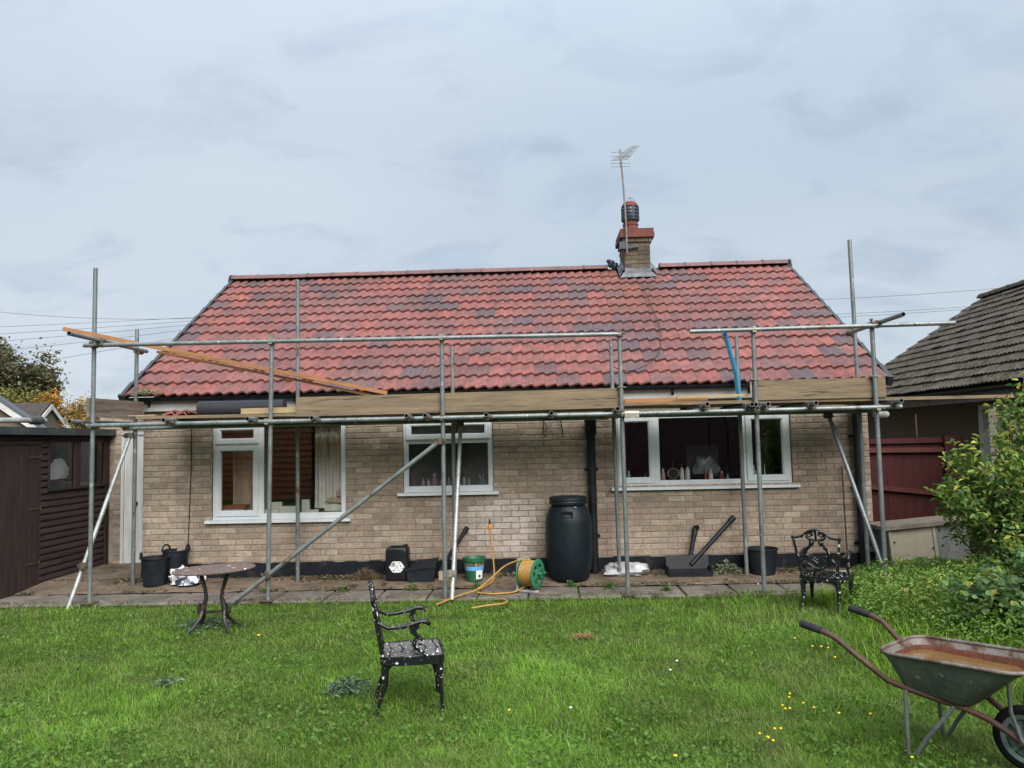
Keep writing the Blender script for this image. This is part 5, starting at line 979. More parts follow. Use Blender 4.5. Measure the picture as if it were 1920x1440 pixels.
# ================================================================== GARDEN FURNITURE
def make_chair(name, label, loc, rz):
    t_ = local_thing(name, label, 'chair', loc, 'white flecked black cast iron chairs on the lawn', rz); H = .36
    # seat: frame and slots, front is +x
    sd = lambda x: .225 if x > 0 else .225-.04*(-x/.21)
    outl = [(.215, -.20), (.225, -.1), (.228, 0), (.225, .1), (.215, .20), (.19, .222), (.0, .222), (-.17, .195), (-.195, .16), (-.195, -.16), (-.17, -.195), (0, -.222), (.19, -.222)]
    mb = MB(); mb.prism([(x, y, H-.045) for x, y in outl], (0, 0, .012)); 
    for i in range(len(outl)): a, b_ = outl[i], outl[(i+1) % len(outl)]; mb.bar((a[0], a[1], H-.022), (b_[0], b_[1], H-.022), .016, .055)
    part('seat_rim', mb, mCast, t_)
    mb = MB()
    for k in range(15): y = -.20+k*.0286; mb.tube([(-.185, y*.86, H), (-.06, y*.95, H-.004+.003*(k % 2)), (.08, y, H), (.212, y, H-.002)], [.008, .0095, .0095, .008], 5)
    for k in range(5): x = -.14+k*.078; mb.tube([(x, -.2, H+.003), (x, -.1, H-.001), (x+.02, 0, H+.004), (x, .1, H-.001), (x, .2, H+.003)], .008, 5)
    part('seat', mb, mCast, t_, 50)
    for sx, sy in ((1, 1), (1, -1), (-1, 1), (-1, -1)):
        x = .185*sx if sx > 0 else -.165; y = .19*sy if sx > 0 else .165*sy; mb = MB(); o_ = 1 if sx > 0 else -1
        mb.tube([(x, y, H-.035), (x+.008*o_, y+.006*sy, H-.09), (x+.006*o_, y+.006*sy, H-.18), (x+.018*o_*(1 if sx > 0 else 2.0), y+.010*sy, .10), (x+.02*o_*(1 if sx > 0 else 2.8), y+.012*sy, .03), (x+.028*o_*(1 if sx > 0 else 3), y+.014*sy, -.03)], [.030, .027, .020, .014, .012, .020], 8)
        mb.tube([(x-.07*o_, y, H-.045), (x-.03*o_, y, H-.055), (x, y, H-.09)], [.010, .014, .016], 6); mb.tube([(x, y-.07*sy, H-.045), (x, y-.03*sy, H-.055), (x, y, H-.09)], [.010, .014, .016], 6); part('leg', mb, mCast, t_, 50)
    # back: reclined plane, coordinates (y, z) -> x
    bxp = lambda z: -.185-(z-H)*.17
    P = lambda y, z: (bxp(z), y, z)
    mb = MB()
    for sy in (1, -1): mb.tube([P(.165*sy, H-.02), P(.185*sy, H+.12), P(.205*sy, H+.26), P(.222*sy, H+.375), P(.235*sy, H+.40)], [.019, .015, .014, .013, .015], 7)
    mb.tube([P(-.235, .76), P(-.20, .755), P(-.14, .765), P(-.095, .80), P(-.05, .825), P(0, .835), P(.05, .825), P(.095, .80), P(.14, .765), P(.20, .755), P(.235, .76)], [.012, .013, .013, .015, .017, .018, .017, .015, .013, .013, .012], 7)
    part('back_frame', mb, mCast, t_, 50)
    mb = MB()
    for sy in (1, -1):
        mb.tube([P(.085*sy, .795), P(.06*sy, .77), P(.03*sy, .785), P(.035*sy, .81), P(.06*sy, .80)], .011, 6); mb.tube([P(.075*sy, .80), P(.09*sy, .76), P(.06*sy, .74), P(.055*sy, .70), P(.065*sy, .67), P(.10*sy, .64), P(.125*sy, .59), P(.125*sy, .54), P(.095*sy, .49), P(.04*sy, .455), P(0, .44)], [.010, .011, .013, .014, .016, .017, .018, .018, .016, .015, .018], 7)
        mb.tube([P(.03*sy, .74), P(.028*sy, .70), P(.05*sy, .675)], .010, 6); mb.tube([P(.0, .50), P(.05*sy, .54), P(.09*sy, .52), P(.10*sy, .58), P(.05*sy, .57), P(.0, .54)], .009, 6); mb.tube([P(.0, .44), P(.08*sy, .425), P(.13*sy, .43), P(.175*sy, .42)], [.014, .011, .012, .012], 6); mb.tube([P(.02*sy, .44), P(.05*sy, .40), P(.03*sy, H-.01)], .013, 6); mb.tube([P(.16*sy, .52), P(.125*sy, .56)], .012, 6)
    mb.tube([P(-.06, .745), P(0, .73), P(.06, .745)], .012, 6); mb.tube([P(0, .83), P(0, .73)], .012, 6); part('back_splat', mb, mCast, t_, 50)
    for sy in (1, -1):
        y = .205*sy; mb = MB(); za = H+.215
        mb.tube([P(.20*sy, H+.24), (-.15, y+.01*sy, H+.20), (-.08, y+.015*sy, za-.012), (0, y+.02*sy, za), (.06, y+.02*sy, za+.018), (.10, y+.02*sy, za+.018), (.125, y+.02*sy, za+.0), (.12, y+.02*sy, za-.012)], [.013, .013, .014, .016, .018, .019, .016, .010], 8)
        part('arm', mb, mCast, t_, 50); mb = MB()
        mb.tube([(.05, y+.018*sy, za), (.02, y+.018*sy, za-.04), (.045, y+.015*sy, za-.08), (.02, y+.012*sy, za-.12), (.03, y+.01*sy, za-.155), (.075, y+.005*sy, H+.03), (.12, y, H)], [.018, .017, .015, .016, .014, .013, .012], 7)
        mb.tube([(.045, y+.015*sy, za-.09), (.075, y+.014*sy, za-.10), (.07, y+.012*sy, za-.13), (.04, y+.01*sy, za-.13)], .009, 6); part('arm_support', mb, mCast, t_, 50)
    return t_
ch1 = make_chair('garden_chair', 'ornate black iron chair side on in the middle of the lawn', (-.925, -4.585, -.035), R(12))
ch2 = dup(ch1, (2.90, -1.98, -.035), R(54), 'ornate black iron chair with its back to us near the nettles')
# oval table, top tilted and flaking
tb = local_thing('garden_table', 'small oval garden table with flaking pink top and iron legs', 'table', (-3.21, -2.46, -.035), rz=R(3)); tm_ = Matrix.Translation((0, 0, .605)) @ Matrix.Rotation(R(-2.2), 4, 'Y') @ Matrix.Rotation(R(1.5), 4, 'X') @ Matrix.Diagonal((1, .62, 1, 1))
mb = MB(); mb.lathe([(.36, -.025), (.395, -.022), (.402, -.010), (.392, .001), (.37, .003), (.001, .0)], 44, mat=tm_); part('table_top', mb, mTabTop, tb, 35)
for sx in (-1, 1):
    x = .115*sx; mb = MB()
    mb.tube([(x*1.0+.02*sx, 0, .585), (x+.0*sx, 0, .50), (x-.03*sx, 0, .40), (x-.04*sx, 0, .32), (x-.015*sx, 0, .24), (x-.01*sx, 0, .20)], [.026, .022, .019, .020, .028, .030], 8)
    mb.tube([(x+.02*sx, 0, .27), (x+.035*sx, 0, .23), (x+.03*sx, 0, .18), (x+.0*sx, 0, .155)], [.012, .020, .018, .014], 8)
    part('leg', mb, mCastD, tb, 50)
    for sy in (-1, 1):
        mb = MB(); mb.tube([(x-.01*sx, 0, .21), (x+.0*sx, .05*sy, .13), (x+.05*sx, .11*sy, .05), (x+.11*sx, .17*sy, -.005), (x+.14*sx, .19*sy, -.01)], [.022, .018, .014, .011, .016], 8); part('foot', mb, mCastD, tb, 50)
mb = MB(); mb.bar((-.10, 0, .18), (.10, 0, .19), .022, .022); part('stretcher', mb, mCastD, tb)

# ================================================================== WHEELBARROW (own frame: u forward, v to the far side)
O_ = Vector((1.834, -5.057, 0)); axu = Vector((.658, -.753, 0)); axv = Vector((.753, .658, 0)); wbz = math.atan2(axu.y, axu.x)
wb_ = local_thing('wheelbarrow', 'rusty grey green wheelbarrow holding rain water on the right', 'wheelbarrow', (1.834, -5.057, -.03), rz=wbz)
def W(u, v, z): return Vector((u, v, z+.03))
def rrect(u0, u1, v0, v1, r, z0, z1, n=6):
    pts = []
    for cu, cv, a0 in ((u1-r, v1-r, 0), (u0+r, v1-r, 90), (u0+r, v0+r, 180), (u1-r, v0+r, 270)):
        for i in range(n): a = R(a0+90*i/(n-1)); u, v = cu+r*math.cos(a), cv+r*math.sin(a); t = (u-u0)/(u1-u0); pts.append(W(u, v, z0+(z1-z0)*t))
    return pts
rings = [rrect(.46, .80, -.165, .185, .07, .335, .29), rrect(.45, .83, -.175, .195, .08, .345, .30), rrect(.40, 1.0, -.215, .235, .10, .45, .46), rrect(.365, 1.11, -.245, .275, .115, .515, .535)]
k = len(rings[0]); mb = MB(); vs_ = [p for r_ in rings for p in r_]; fs_ = [(i*k+j, i*k+(j+1) % k, (i+1)*k+(j+1) % k, (i+1)*k+j) for i in range(3) for j in range(k)]+[tuple(range(k-1, -1, -1))]; mb.add(vs_, fs_); tray = part('tray', mb, mTray, wb_, 50)
ri = [[p+(Vector((.64, .015, p.z))-p).normalized()*.006+Vector((0, 0, .004)) for p in r_] for r_ in rings[:2]]+[[p+(Vector((.64, .015, p.z))-p).normalized()*.006 for p in r_] for r_ in rings[2:]]
mid = [a.lerp(b_, .45) for a, b_ in zip(ri[2], ri[3])]; mb = MB(); seq = [ri[0], ri[1], ri[2], mid]; mb.add([p for r_ in seq for p in r_], [(i*k+(j+1) % k, i*k+j, (i+1)*k+j, (i+1)*k+(j+1) % k) for i in range(3) for j in range(k)]+[tuple(range(k))]); part('tray_lining', mb, mTrayIn, tray, 50)
mb = MB(); mb.add(mid+ri[3], [((j+1) % k, j, k+j, k+(j+1) % k) for j in range(k)]); part('scraped_band', mb, mTrayRim, tray, 50)
mb = MB(); mb.tube([p+Vector((0, 0, .002)) for p in rings[3]], .011, 8, closed=True); part('rim', mb, mTrayRim, tray, True)
wz = .455; mb = MB(); wl = [r_.copy() for r_ in []]
lvl = []
for a, b_ in zip(ri[1], ri[2]):
    t = (wz+.03-a.z)/(b_.z-a.z); lvl.append(a.lerp(b_, t))
mb.add(lvl, [tuple(range(k))]); part('rain_water', mb, mRustWater, tray)
for sv_, nm in ((-1, 'near'), (1, 'far')):
    vo = .015; g_ = [W(-.03, -.30*sv_*-1 if sv_ > 0 else -.298, .612)]
    v0 = .298*sv_
    path = [(-.02, v0, .605), (.10, v0, .585), (.16, v0*.98, .565), (.28, v0*.88, .47), (.42, v0*.72, .36), (.50, v0*.62+vo, .325), (.66, v0*.56+vo, .298), (.80, v0*.48+vo, .272), (.88, v0*.34+vo, .235), (1.03, v0*.26+vo, .150)]
    mb = MB(); mb.tube([W(*p) for p in path], .0165, 10); tb_ = part('handle_tube', mb, mHandle, wb_, 50)
    mb = MB(); mb.tube([W(-.055, v0, .612), W(-.05, v0, .611), W(.075, v0, .592), W(.08, v0, .59)], [.018, .0225, .0225, .02], 12); part('grip', mb, mGrip, tb_, 50)
    mb = MB(); mb.tube([W(.50, v0*.66+vo, .32), W(.505, v0*.72+vo, .15), W(.51, v0*.76+vo, -.03)], .0125, 8); part('leg', mb, mTray, wb_, 50)
    mb = MB(); mb.tube([W(.74, v0*.56+vo, .28), W(.60, v0*.70+vo, .08), W(.545, v0*.74+vo, -.02)], .0125, 8); part('brace', mb, mTray, wb_, 50)
    mb = MB(); mb.tube([W(1.03, v0*.30+vo, .150), W(.99, v0*.36+vo, .30), W(1.0, v0*.5+vo, .46)], .010, 8); part('wheel_stay', mb, mTray, wb_, 50)
wc = W(1.03, .015, .150); wmx = Matrix.Translation(wc) @ Matrix.Rotation(PI/2, 4, 'X')
mb = MB(); mb.lathe([(.122, -.026), (.148, -.033), (.164, -.022), (.168, 0), (.164, .022), (.148, .033), (.122, .026)], 40, mat=wmx, cap=False); wh = part('tyre', mb, mTyre, wb_, 60)
mb = MB(); mb.lathe([(.100, -.022), (.124, -.028), (.126, 0), (.124, .028), (.100, .022)], 40, mat=wmx, cap=False); mb.lathe([(.035, -.04), (.035, .04)], 16, mat=wmx)
for i in range(8): mb.box(-.010, .010, .03, .104, -.018, .018, 0, wmx @ Matrix.Rotation(i*PI/4, 4, 'Z'))
mb.lathe([(.03, -.003), (.103, -.004), (.103, .004), (.03, .003)], 32, mat=wmx); part('wheel_rim', mb, mRimG, wb_, 40)
mb = MB(); mb.tube([W(1.03, -.09, .150), W(1.03, .12, .150)], .009, 8); part('axle', mb, mHandle, wb_, 40)

# ================================================================== LAWN GRASS
GC = [(.125, .228, .022), (.102, .195, .020), (.150, .252, .028), (.075, .150, .018), (.18, .25, .045), (.20, .21, .07)]
def in_view(x, y, mar=.5): d = (y+10.0355); return np.abs(x+.031*d) < d*.68+mar
def lawn_points(n):
    out = []; need = n
    while need > 0:
        m_ = int(need*2.2)+1000; d = 1/(rng.uniform(1/8.85, 1/3.3, m_)); y = d-10.0355; x = (rng.uniform(-1, 1, m_)*(d*.68+.5))-.031*d
        ok = (y < -1.22+.03*np.sin(x*9)) & (x > -6.35) & (x < 5.2); p = np.stack([x[ok], y[ok]], 1)[:need]; out.append(p); need -= len(p)
    return np.concatenate(out)
xy = lawn_points(480000); x, y = xy[:, 0], xy[:, 1]; d = y+10.0355
pa = fb(x*1.1, y*1.5, 11); pb = fb(x*.5+9, y*.6, 23); pc = fb(x*3.2, y*3.8, 31)
tall = np.clip((x-2.2+.25*(y+4))/.8, 0, 1)*np.clip((y+5.6)/1., 0, 1); edge = np.clip((y+1.6)/.35, 0, 1)
def bare(x, y): return np.minimum.reduce([((x-bx_)/rx)**2+((y-by_)/ry)**2 for bx_, by_, rx, ry in ((-1.05, -2.1, .35, .12), (1.40, -2.15, .2, .07), (.36, -2.95, .15, .07), (.05, -1.9, .18, .06))])
keep = (bare(x, y) > rng.uniform(.3, 1.1, len(x))) & (rng.uniform(0, 1, len(x)) < .70+.6*(pc-.35))
x, y, d, pa, pb, pc, tall, edge = [v[keep] for v in (x, y, d, pa, pb, pc, tall, edge)]; n = len(x)
C = pick(GC, n, [.28, .24, .2, .13, .11, .04], .2); pd = fb(x*2.4+3, y*3.2+1, 77); C *= (.60+.84*pa)[:, None]*(.80+.40*pb)[:, None]*(.72+.56*pd)[:, None]; fl_ = np.clip((pd-.5)*5, 0, 1); pe = fb(x*7, y*8.5, 91); C *= (.72+.56*pe)[:, None]
yel = np.clip((fb(x*1.7+4, y*2.0, 41)-.5)*4, 0, 1)*.6; C = C*(1-yel[:, None])+np.array([.155, .195, .045])*yel[:, None]
dry = rng.uniform(0, 1, n) < .018; C[dry] = [.34, .28, .13]
ln = (.026+.058*pa**1.5+.018*pc)*rng.uniform(.6, 1.35, n)*(1+1.3*tall)*(.55+.95*pe)+.02*edge*rng.uniform(0, 1, n)
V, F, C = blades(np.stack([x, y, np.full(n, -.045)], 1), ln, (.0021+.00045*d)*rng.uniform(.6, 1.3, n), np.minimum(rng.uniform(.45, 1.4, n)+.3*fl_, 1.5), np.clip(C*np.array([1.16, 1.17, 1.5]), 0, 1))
np_obj('grass', V, F, C, mGrass, kind='stuff')
# clover and broad leaved weeds lying in the turf
xy = lawn_points(26000); x, y = xy[:, 0], xy[:, 1]; cl = fb(x*1.9+7, y*2.3+3, 51); ok = cl > .52+rng.uniform(0, .1, len(x)); x, y = x[ok], y[ok]; n = len(x)
V, F, C = leaf_cards(np.stack([x, y, -.015+rng.uniform(0, .03, n)], 1), rng.uniform(.016, .034, n), pick([(.09, .19, .03), (.07, .15, .03), (.12, .21, .04)], n), .35, .8)
np_obj('clover', V, F, C, mLeafA, kind='stuff', npf=4)
def rosette(name, label, loc, r, cols, n=120, ls=.06, h=.05, cat='weed', group=None):
    P = rng.normal(0, .45, (n, 3))*np.array([r, r, 0]); P[:, 2] = rng.uniform(.0, h, n)*(1.2-np.clip(np.hypot(P[:, 0], P[:, 1])/r, 0, 1)); V, F, C = leaf_cards(P, rng.uniform(.6, 1.3, n)*ls, pick(cols, n), .5, .38)
    t_ = thing(name, label, cat, loc, group); np_obj('foliage', V+np.array(loc), F, C, mLeafA, parent=t_, npf=4, kind='stuff'); return t_
GG = [(.13, .20, .11), (.17, .24, .14), (.095, .155, .08)]; GL = [(.09, .18, .04), (.12, .22, .05), (.07, .15, .035)]
rosette('thistle_rosette', 'grey green thistle clump in the lawn left of the near chair', (-1.42, -4.33, -.02), .17, GG, 420, .042, .08)
rosette('thistle_rosette', 'dark grey green weed clump at the feet of the garden table', (-3.42, -2.25, -.02), .27, GG, 420, .045, .06)
rosette('weed_rosette', 'small dark weed clump left of the near chair and thistle', (-2.85, -4.15, -.02), .10, GG, 70, .05, .04)
rosette('weed_rosette', 'flat grey weed clump at the front of the lawn right of centre', (.62, -6.35, -.03), .14, GL, 90, .06, .05)
rosette('weed_rosette', 'broad leaved weed at the bottom edge of the lawn right of centre', (.42, -6.62, -.03), .09, GG, 60, .07, .05)
for xx, yy, rr_, lb in [(-1.55, -.72, .10, 'green weed in the slab joint behind the near chair back'), (.82, -.80, .10, 'green weed in the joint right of the water butt'), (1.45, -.98, .07, 'green weed between two slabs below the kitchen window'), (-.76, -.72, .06, 'green weed on the patio in front of the green bucket'), (-2.35, -.75, .09, 'green weed in the slab joint below the left window'), (.35, -.70, .08, 'small green weed at the foot of the water butt'), (-3.3, -.74, .08, 'green weed in the joint left of the long brace foot')]:
    rosette('joint_weed', lb, (xx, yy, .0), rr_, GL, 50, .045, .09)
rosette('sedum_plant', 'pale grey green leafy plant by the black trough', (2.33, -.17, .05), .20, [(.22, .28, .17), (.17, .24, .13), (.27, .32, .21)], 170, .055, .17, 'plant')
# tall stalks and flowers
def flower(label, x, y, h, group, col=(.72, .50, .01), r=.0088):
    t_ = thing('yellow_flower' if col[2] < .1 else 'white_clover_flower', label, 'flower', (x, y, -.04), group); mb = MB(); mb.tube([(x, y, -.04), (x+random.uniform(-.02, .02), y, h*.5), (x, y, h)], .0018, 4); part('stalk', mb, mStem, t_)
    mb = MB(); mb.lathe([(.001, h-.004), (r, h+.002), (r*.8, h+.007), (.001, h+.009)], 9, (x, y, 0)); part('flower_head', mb, M_Y if col[2] < .1 else M_W, t_, True)
M_Y = M('yellow_petals', (.72, .50, .012), .6, amt=.1); M_W = M('white_petals', (.70, .68, .64), .7, amt=.1)
import_pts = [('yellow flowers in the front left corner of the lawn', 'yellow flower in the front left corner of the lawn', [(-2.35, -6.05), (-2.28, -6.2), (-2.12, -6.12), (-2.15, -6.32), (-2.02, -6.05), (-1.62, -6.15), (-1.58, -6.15), (-1.55, -6.02), (-2.10, -6.4)], .05),
              ('yellow flowers left of the wheelbarrow tray', 'yellow flower in the grass left of the wheelbarrow tray', [(1.50, -5.02), (1.55, -5.0), (1.52, -5.1), (1.62, -5.05), (1.66, -5.12), (1.58, -4.92), (1.48, -5.14), (1.22, -5.50), (1.25, -5.55), (1.32, -5.45), (1.35, -5.47), (1.24, -5.6), (1.26, -5.62)], .08),
              ('yellow flowers under the wheelbarrow handles', 'yellow flower in the long grass under the wheelbarrow handles', [(1.70, -5.42), (1.92, -5.32), (2.05, -4.0), (2.1, -4.05), (2.16, -4.02), (2.18, -4.1), (2.0, -3.75)], .13),
              ('yellow flowers in front of the wheelbarrow legs', 'yellow flower in the lawn below the wheelbarrow legs', [(1.72, -6.30), (1.80, -6.27), (1.95, -5.75)], .04)]
for g_, lb, pts, h in import_pts:
    for (xx, yy) in pts: flower(lb, xx, yy, h*random.uniform(.7, 1.3), g_)
flower('single yellow flower in the lawn at left, below the long brace', -2.55, -3.05, .06, None, r=.016); flower('single yellow flower low in the lawn right of the near chair', -.22, -5.02, .05, None); flower('single yellow flower in the front of the lawn right of centre', .70, -5.75, .05, None, r=.013)
for lb, xx, yy in [('white clover head at the right of the lawn, nearest the wheelbarrow handles', 1.02, -4.02), ('white clover head left of the group of clover', .93, -4.25), ('white clover head in the middle of the lawn', .17, -5.02), ('round white seed head on a stalk at the patio edge by the right pole', 2.38, -1.40)]: flower(lb, xx, yy, .06 if yy < -2 else .13, None, (.7, .7, .7), .011)
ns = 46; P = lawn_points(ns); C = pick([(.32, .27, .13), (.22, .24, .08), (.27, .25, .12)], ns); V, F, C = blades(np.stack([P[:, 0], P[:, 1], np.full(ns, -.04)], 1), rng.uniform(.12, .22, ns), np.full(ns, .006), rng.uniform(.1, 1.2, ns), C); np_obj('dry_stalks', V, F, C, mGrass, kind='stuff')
n = 260; P = np.stack([.36+rng.normal(0, .06, n), -2.95+rng.normal(0, .03, n), -.03+rng.uniform(0, .02, n)], 1); V, F, C = blades(P, rng.uniform(.03, .07, n), np.full(n, .005), rng.uniform(.9, 1.5, n), pick([(.40, .27, .14), (.32, .21, .10)], n)); o = np_obj('straw_tuft', V, F, C, mGrass, kind='stuff')

# ================================================================== RIGHT HAND GREENERY
n = 34000; x = rng.uniform(2.6, 6.2, n); y = rng.uniform(-3.9, -.05, n)
def cover_h(x, y):
    lim = 3.30+.42*np.clip((-1.3-y)/1.2, 0, 1)*-1+.28*np.clip((y+1.2), 0, 1)*2.0; lim = np.where(y < -2.6, lim+(-2.6-y)*.55, lim); return np.clip((x-lim)/.9, 0, 1)
hh = cover_h(x, y); ok = hh > rng.uniform(.0, .15, n); x, y, hh = x[ok], y[ok], hh[ok]; n = len(x); top = .05+.34*np.sqrt(hh)*(.45+1.1*fb(x*2.2, y*2.2, 61))*np.where(y > -1.3, .55, 1.); z = top*(rng.uniform(.35, 1.05, n))
C = pick([(.115, .215, .035), (.145, .25, .042), (.09, .17, .034), (.19, .26, .06)], n); C *= (.65+.8*fb(x*1.6, y*1.6, 63))[:, None]; m_ = fb(x*2.6+5, y*2.6, 65) > .71; C[m_] = pick([(.24, .27, .05), (.2, .25, .06), (.28, .24, .06)], int(m_.sum())); V, F, C = leaf_cards(np.stack([x, y, z], 1), rng.uniform(.025, .058, n), np.clip(C*1.1, 0, 1), .3, .42, .5)
np_obj('ground_cover', V, F, C, mLeafA, kind='stuff', npf=4)
n = 9000; x = rng.uniform(2.1, 4.2, n); y = rng.uniform(-4.6, -1.3, n); e_ = np.clip((x-(2.55+.25*np.sin(y*2)))/.6, 0, 1)*(1-.75*cover_h(x, y)); ok = e_ > rng.uniform(.1, .9, n); x, y = x[ok], y[ok]; n = len(x)
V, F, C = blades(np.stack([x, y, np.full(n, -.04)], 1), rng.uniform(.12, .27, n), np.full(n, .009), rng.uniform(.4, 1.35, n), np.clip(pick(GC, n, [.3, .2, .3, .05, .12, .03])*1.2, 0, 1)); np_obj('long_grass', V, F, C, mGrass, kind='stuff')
def shrub(name, label, base, lobes, cols, n, ls, asp, stems, leaf_n, droop=.5, wts=None, tipcols=None):
    t_ = thing(name, label, 'shrub', base); B_ = np.array(base); mb = MB(); tips = []
    for (cx_, cy_, cz_, rx, ry, rz_) in lobes:
        for k_ in range(stems):
            a = rng.normal(0, 1, 3); a /= np.linalg.norm(a); a[2] = abs(a[2])*.8+.1 if rng.uniform() < .75 else a[2]; e_ = np.array([cx_, cy_, cz_])+a*np.array([rx, ry, rz_])*rng.uniform(.85, 1.12); s_ = B_+rng.normal(0, .10, 3)*[1, 1, 0]; m_ = (s_+e_)/2+rng.normal(0, .08, 3)+[0, 0, .12]
            q = [s_+(m_-s_)*t*2 if t < .5 else m_+(e_-m_)*(t-.5)*2 for t in np.linspace(0, 1, 7)]; mb.tube([tuple(v) for v in q], [.012, .010, .008, .006, .005, .004, .002], 5)
            for t in np.linspace(.42, 1.0, 12): tips.append((s_+(m_-s_)*t*2 if t < .5 else m_+(e_-m_)*(t-.5)*2, t))
    part('stems', mb, mStem, t_); T = np.array([v for v, _ in tips]); tt = np.array([v for _, v in tips]); i = rng.integers(0, len(T), n); P = T[i]+rng.normal(0, 1, (n, 3))*.07*(1.25-.6*tt[i])[:, None]
    P[:, 2] = np.maximum(P[:, 2], B_[2]+.05); C = pick(cols, n, wts)
    if tipcols is not None: m_ = (tt[i] > .80) & (rng.uniform(0, 1, n) < .36); C[m_] = pick(tipcols, int(m_.sum()))
    S = rng.uniform(.65, 1.3, n)*ls; dist = np.linalg.norm(P-cpos, axis=1); order = np.argsort(dist/S); P, C, S = P[order], C[order], S[order]
    V, F, Cc = leaf_cards(P[leaf_n:], S[leaf_n:], C[leaf_n:], .35, asp, droop); np_obj('foliage', V, F, Cc, mLeafA, parent=t_, npf=4, kind='stuff')
    V, F, _ = leaf_cards(np.zeros((12, 3)), np.full(12, 1.0), np.zeros((12, 3)), .5, asp, droop); lms = []
    for k_ in range(12):
        me = bpy.data.meshes.new('leaf'); me.from_pydata(V[k_*6:k_*6+6].tolist(), [], [(0, 5, 4, 3), (0, 3, 2, 1)]); me.materials.append(mLeafO); lms.append(me)
    for k_ in range(leaf_n): inst('leaf', lms[k_ % 12], t_, Matrix.Translation(P[k_]) @ Matrix.Rotation(random.uniform(0, 6.28), 4, 'Z') @ Matrix.Scale(S[k_], 4), C[k_])
    return t_
YG = [(.115, .215, .048), (.085, .165, .042), (.155, .265, .058), (.26, .33, .07), (.125, .215, .066)]; YT = [(.36, .38, .06), (.27, .32, .06), (.42, .38, .07), (.22, .28, .06)]
shrub('yellow_green_shrub', 'tall shrub with yellowing leaf tips in front of the red fence', (4.95, -1.9, -.02), [(5.0, -2.0, 1.35, .66, .55, .78), (4.62, -2.05, .95, .56, .45, .55), (5.22, -2.1, 1.85, .40, .45, .62), (4.46, -2.0, 1.25, .54, .4, .36), (4.55, -2.5, .6, .5, .4, .4), (5.4, -2.2, .8, .6, .5, .6), (5.05, -2.2, .55, .45, .4, .4)], YG, 8200, .080, .46, 12, 290, .6, [.26, .18, .28, .16, .12], YT)
shrub('currant_bush', 'low currant bush with lobed leaves below the tall shrub', (4.25, -3.15, -.02), [(4.2, -3.1, .42, .5, .45, .28), (3.75, -3.25, .28, .35, .35, .2), (4.5, -3.3, .5, .4, .4, .3)], [(.11, .19, .065), (.085, .15, .055), (.14, .22, .08), (.34, .33, .06)], 2600, .062, .9, 9, 200, .3, [.4, .3, .22, .08])
# dead stems, moss and leaf litter along the foot of the wall
n = 2600; x = rng.choice([-2.95, -2.6, -2.25, -2.4, 1.58, 2.5, 2.65, -.45, .0, 3.1, -5.2, 1.3], n)+rng.normal(0, .16, n); y = -.10-np.abs(rng.normal(0, .09, n)); z = np.array([pz(0, v) for v in y])+rng.uniform(0, .035, n)
V, F, C = leaf_cards(np.stack([x, y, z], 1), rng.uniform(.015, .055, n), pick([(.17, .12, .075), (.10, .075, .05), (.25, .19, .12), (.055, .05, .035), (.09, .11, .04)], n), .8, .35); np_obj('leaf_litter', V, F, C, mLitter, kind='stuff', npf=4)
n = 1100; u = rng.normal(0, .5, (n, 2)); P = np.stack([-2.22+u[:, 0]*.17, -.20+u[:, 1]*.08, .06+.12*np.clip(1-np.hypot(u[:, 0], u[:, 1]), 0, 1)*rng.uniform(.3, 1, n)], 1); V, F, C = blades(P, rng.uniform(.03, .09, n), np.full(n, .005), rng.uniform(.6, 1.5, n), pick([(.26, .19, .12), (.17, .125, .08), (.33, .26, .18)], n)); np_obj('dead_plant_heap', V, F, C, mGrass, kind='stuff')
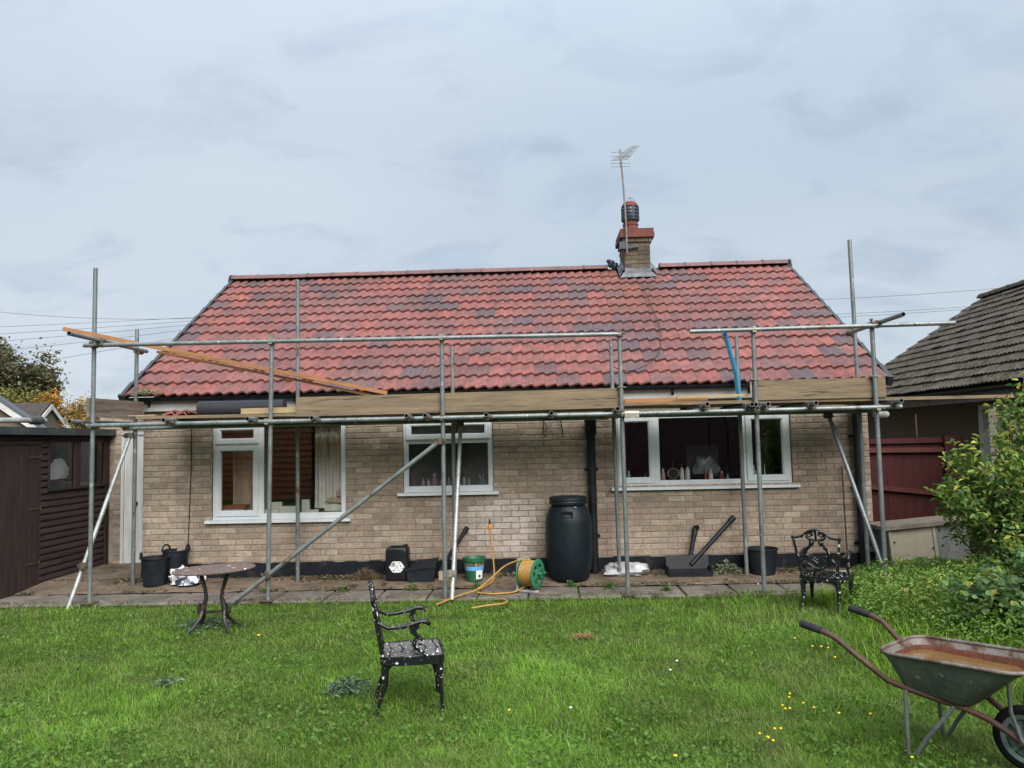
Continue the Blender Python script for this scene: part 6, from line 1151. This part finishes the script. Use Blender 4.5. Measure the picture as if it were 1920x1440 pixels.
n = 5200; x = rng.uniform(-6.4, 4.2, n); y = rng.choice([-.66, -1.24, -.05, -.64], n)+rng.normal(0, .035, n); ok = fb(x*2.5, y*2, 71) > .45; x, y = x[ok], y[ok]; n = len(x); V, F, C = leaf_cards(np.stack([x, y, np.array([pz(0, v) for v in y])+.004+rng.uniform(0, .012, n)], 1), rng.uniform(.012, .035, n), pick([(.075, .085, .03), (.05, .05, .03), (.12, .10, .06), (.10, .13, .04)], n), .9, .5); np_obj('joint_moss', V, F, C, mLitter, kind='stuff', npf=4)
n = 150; V, F, C = leaf_cards(np.stack([rng.normal(-5.05, .09, n), rng.normal(-.24, .03, n), 2.46+rng.uniform(0, .06, n)], 1), rng.uniform(.02, .045, n), pick([(.16, .24, .06), (.32, .36, .20)], n), .5, .5); t_ = thing('gutter_weed', 'small green weed growing in the gutter at the left eave', 'weed', (-5.05, -.24, 2.46)); np_obj('foliage', V, F, C, mLeafA, parent=t_, npf=4, kind='stuff')

# ================================================================== BEHIND THE CAMERA (seen only mirrored in the panes)
for nm, lb, x0, x1, yy, mt in (('lapped_fence', 'orange brown lapped fence at the far end of the garden, mirrored in the left window', -16, -4.2, -15.5, mPanel), ('dark_fence', 'dark red fence at the far end of the garden, mirrored in the kitchen window', -4.1, 14, -17, mPanelD)):
    f_ = thing(nm, lb, 'fence', ((x0+x1)/2, yy, 0))
    z = 0
    dz = .2 if nm == 'lapped_fence' else .1
    while z < 2.35: mb = MB(); mb.prism([(x0, yy, z), (x0, yy+(.06 if dz > .15 else .01), z), (x0, yy+.008, z+dz+.03), (x0, yy, z+dz+.03)], (x1-x0, 0, 0)); part('fence_board', mb, mt, f_); z += dz
for i, xx in enumerate((-18, -11, -4, 2.5, 9, 15)):
    tree('garden_tree', 'dark green tree standing behind the garden fence, mirrored in the panes', (xx, -21-(i % 2)*1.5, 0), 7, (xx, -21-(i % 2)*1.5, 4.2), (3.6, 2.2, 3.6), [(.09, .16, .045), (.11, .18, .05), (.065, .12, .045)], 3500, .42, 6, group='trees behind the garden fence', seed=30+i, clump=1.1)
shrub('laurel_bush', 'leafy green bush standing beyond the right of the frame, mirrored in the right kitchen casement', (5.3, -6.6, 0), [(5.2, -6.6, 1.0, .8, .7, .8), (5.3, -6.7, 1.8, .7, .6, .7)], YG, 3000, .10, .5, 10, 0, .5)
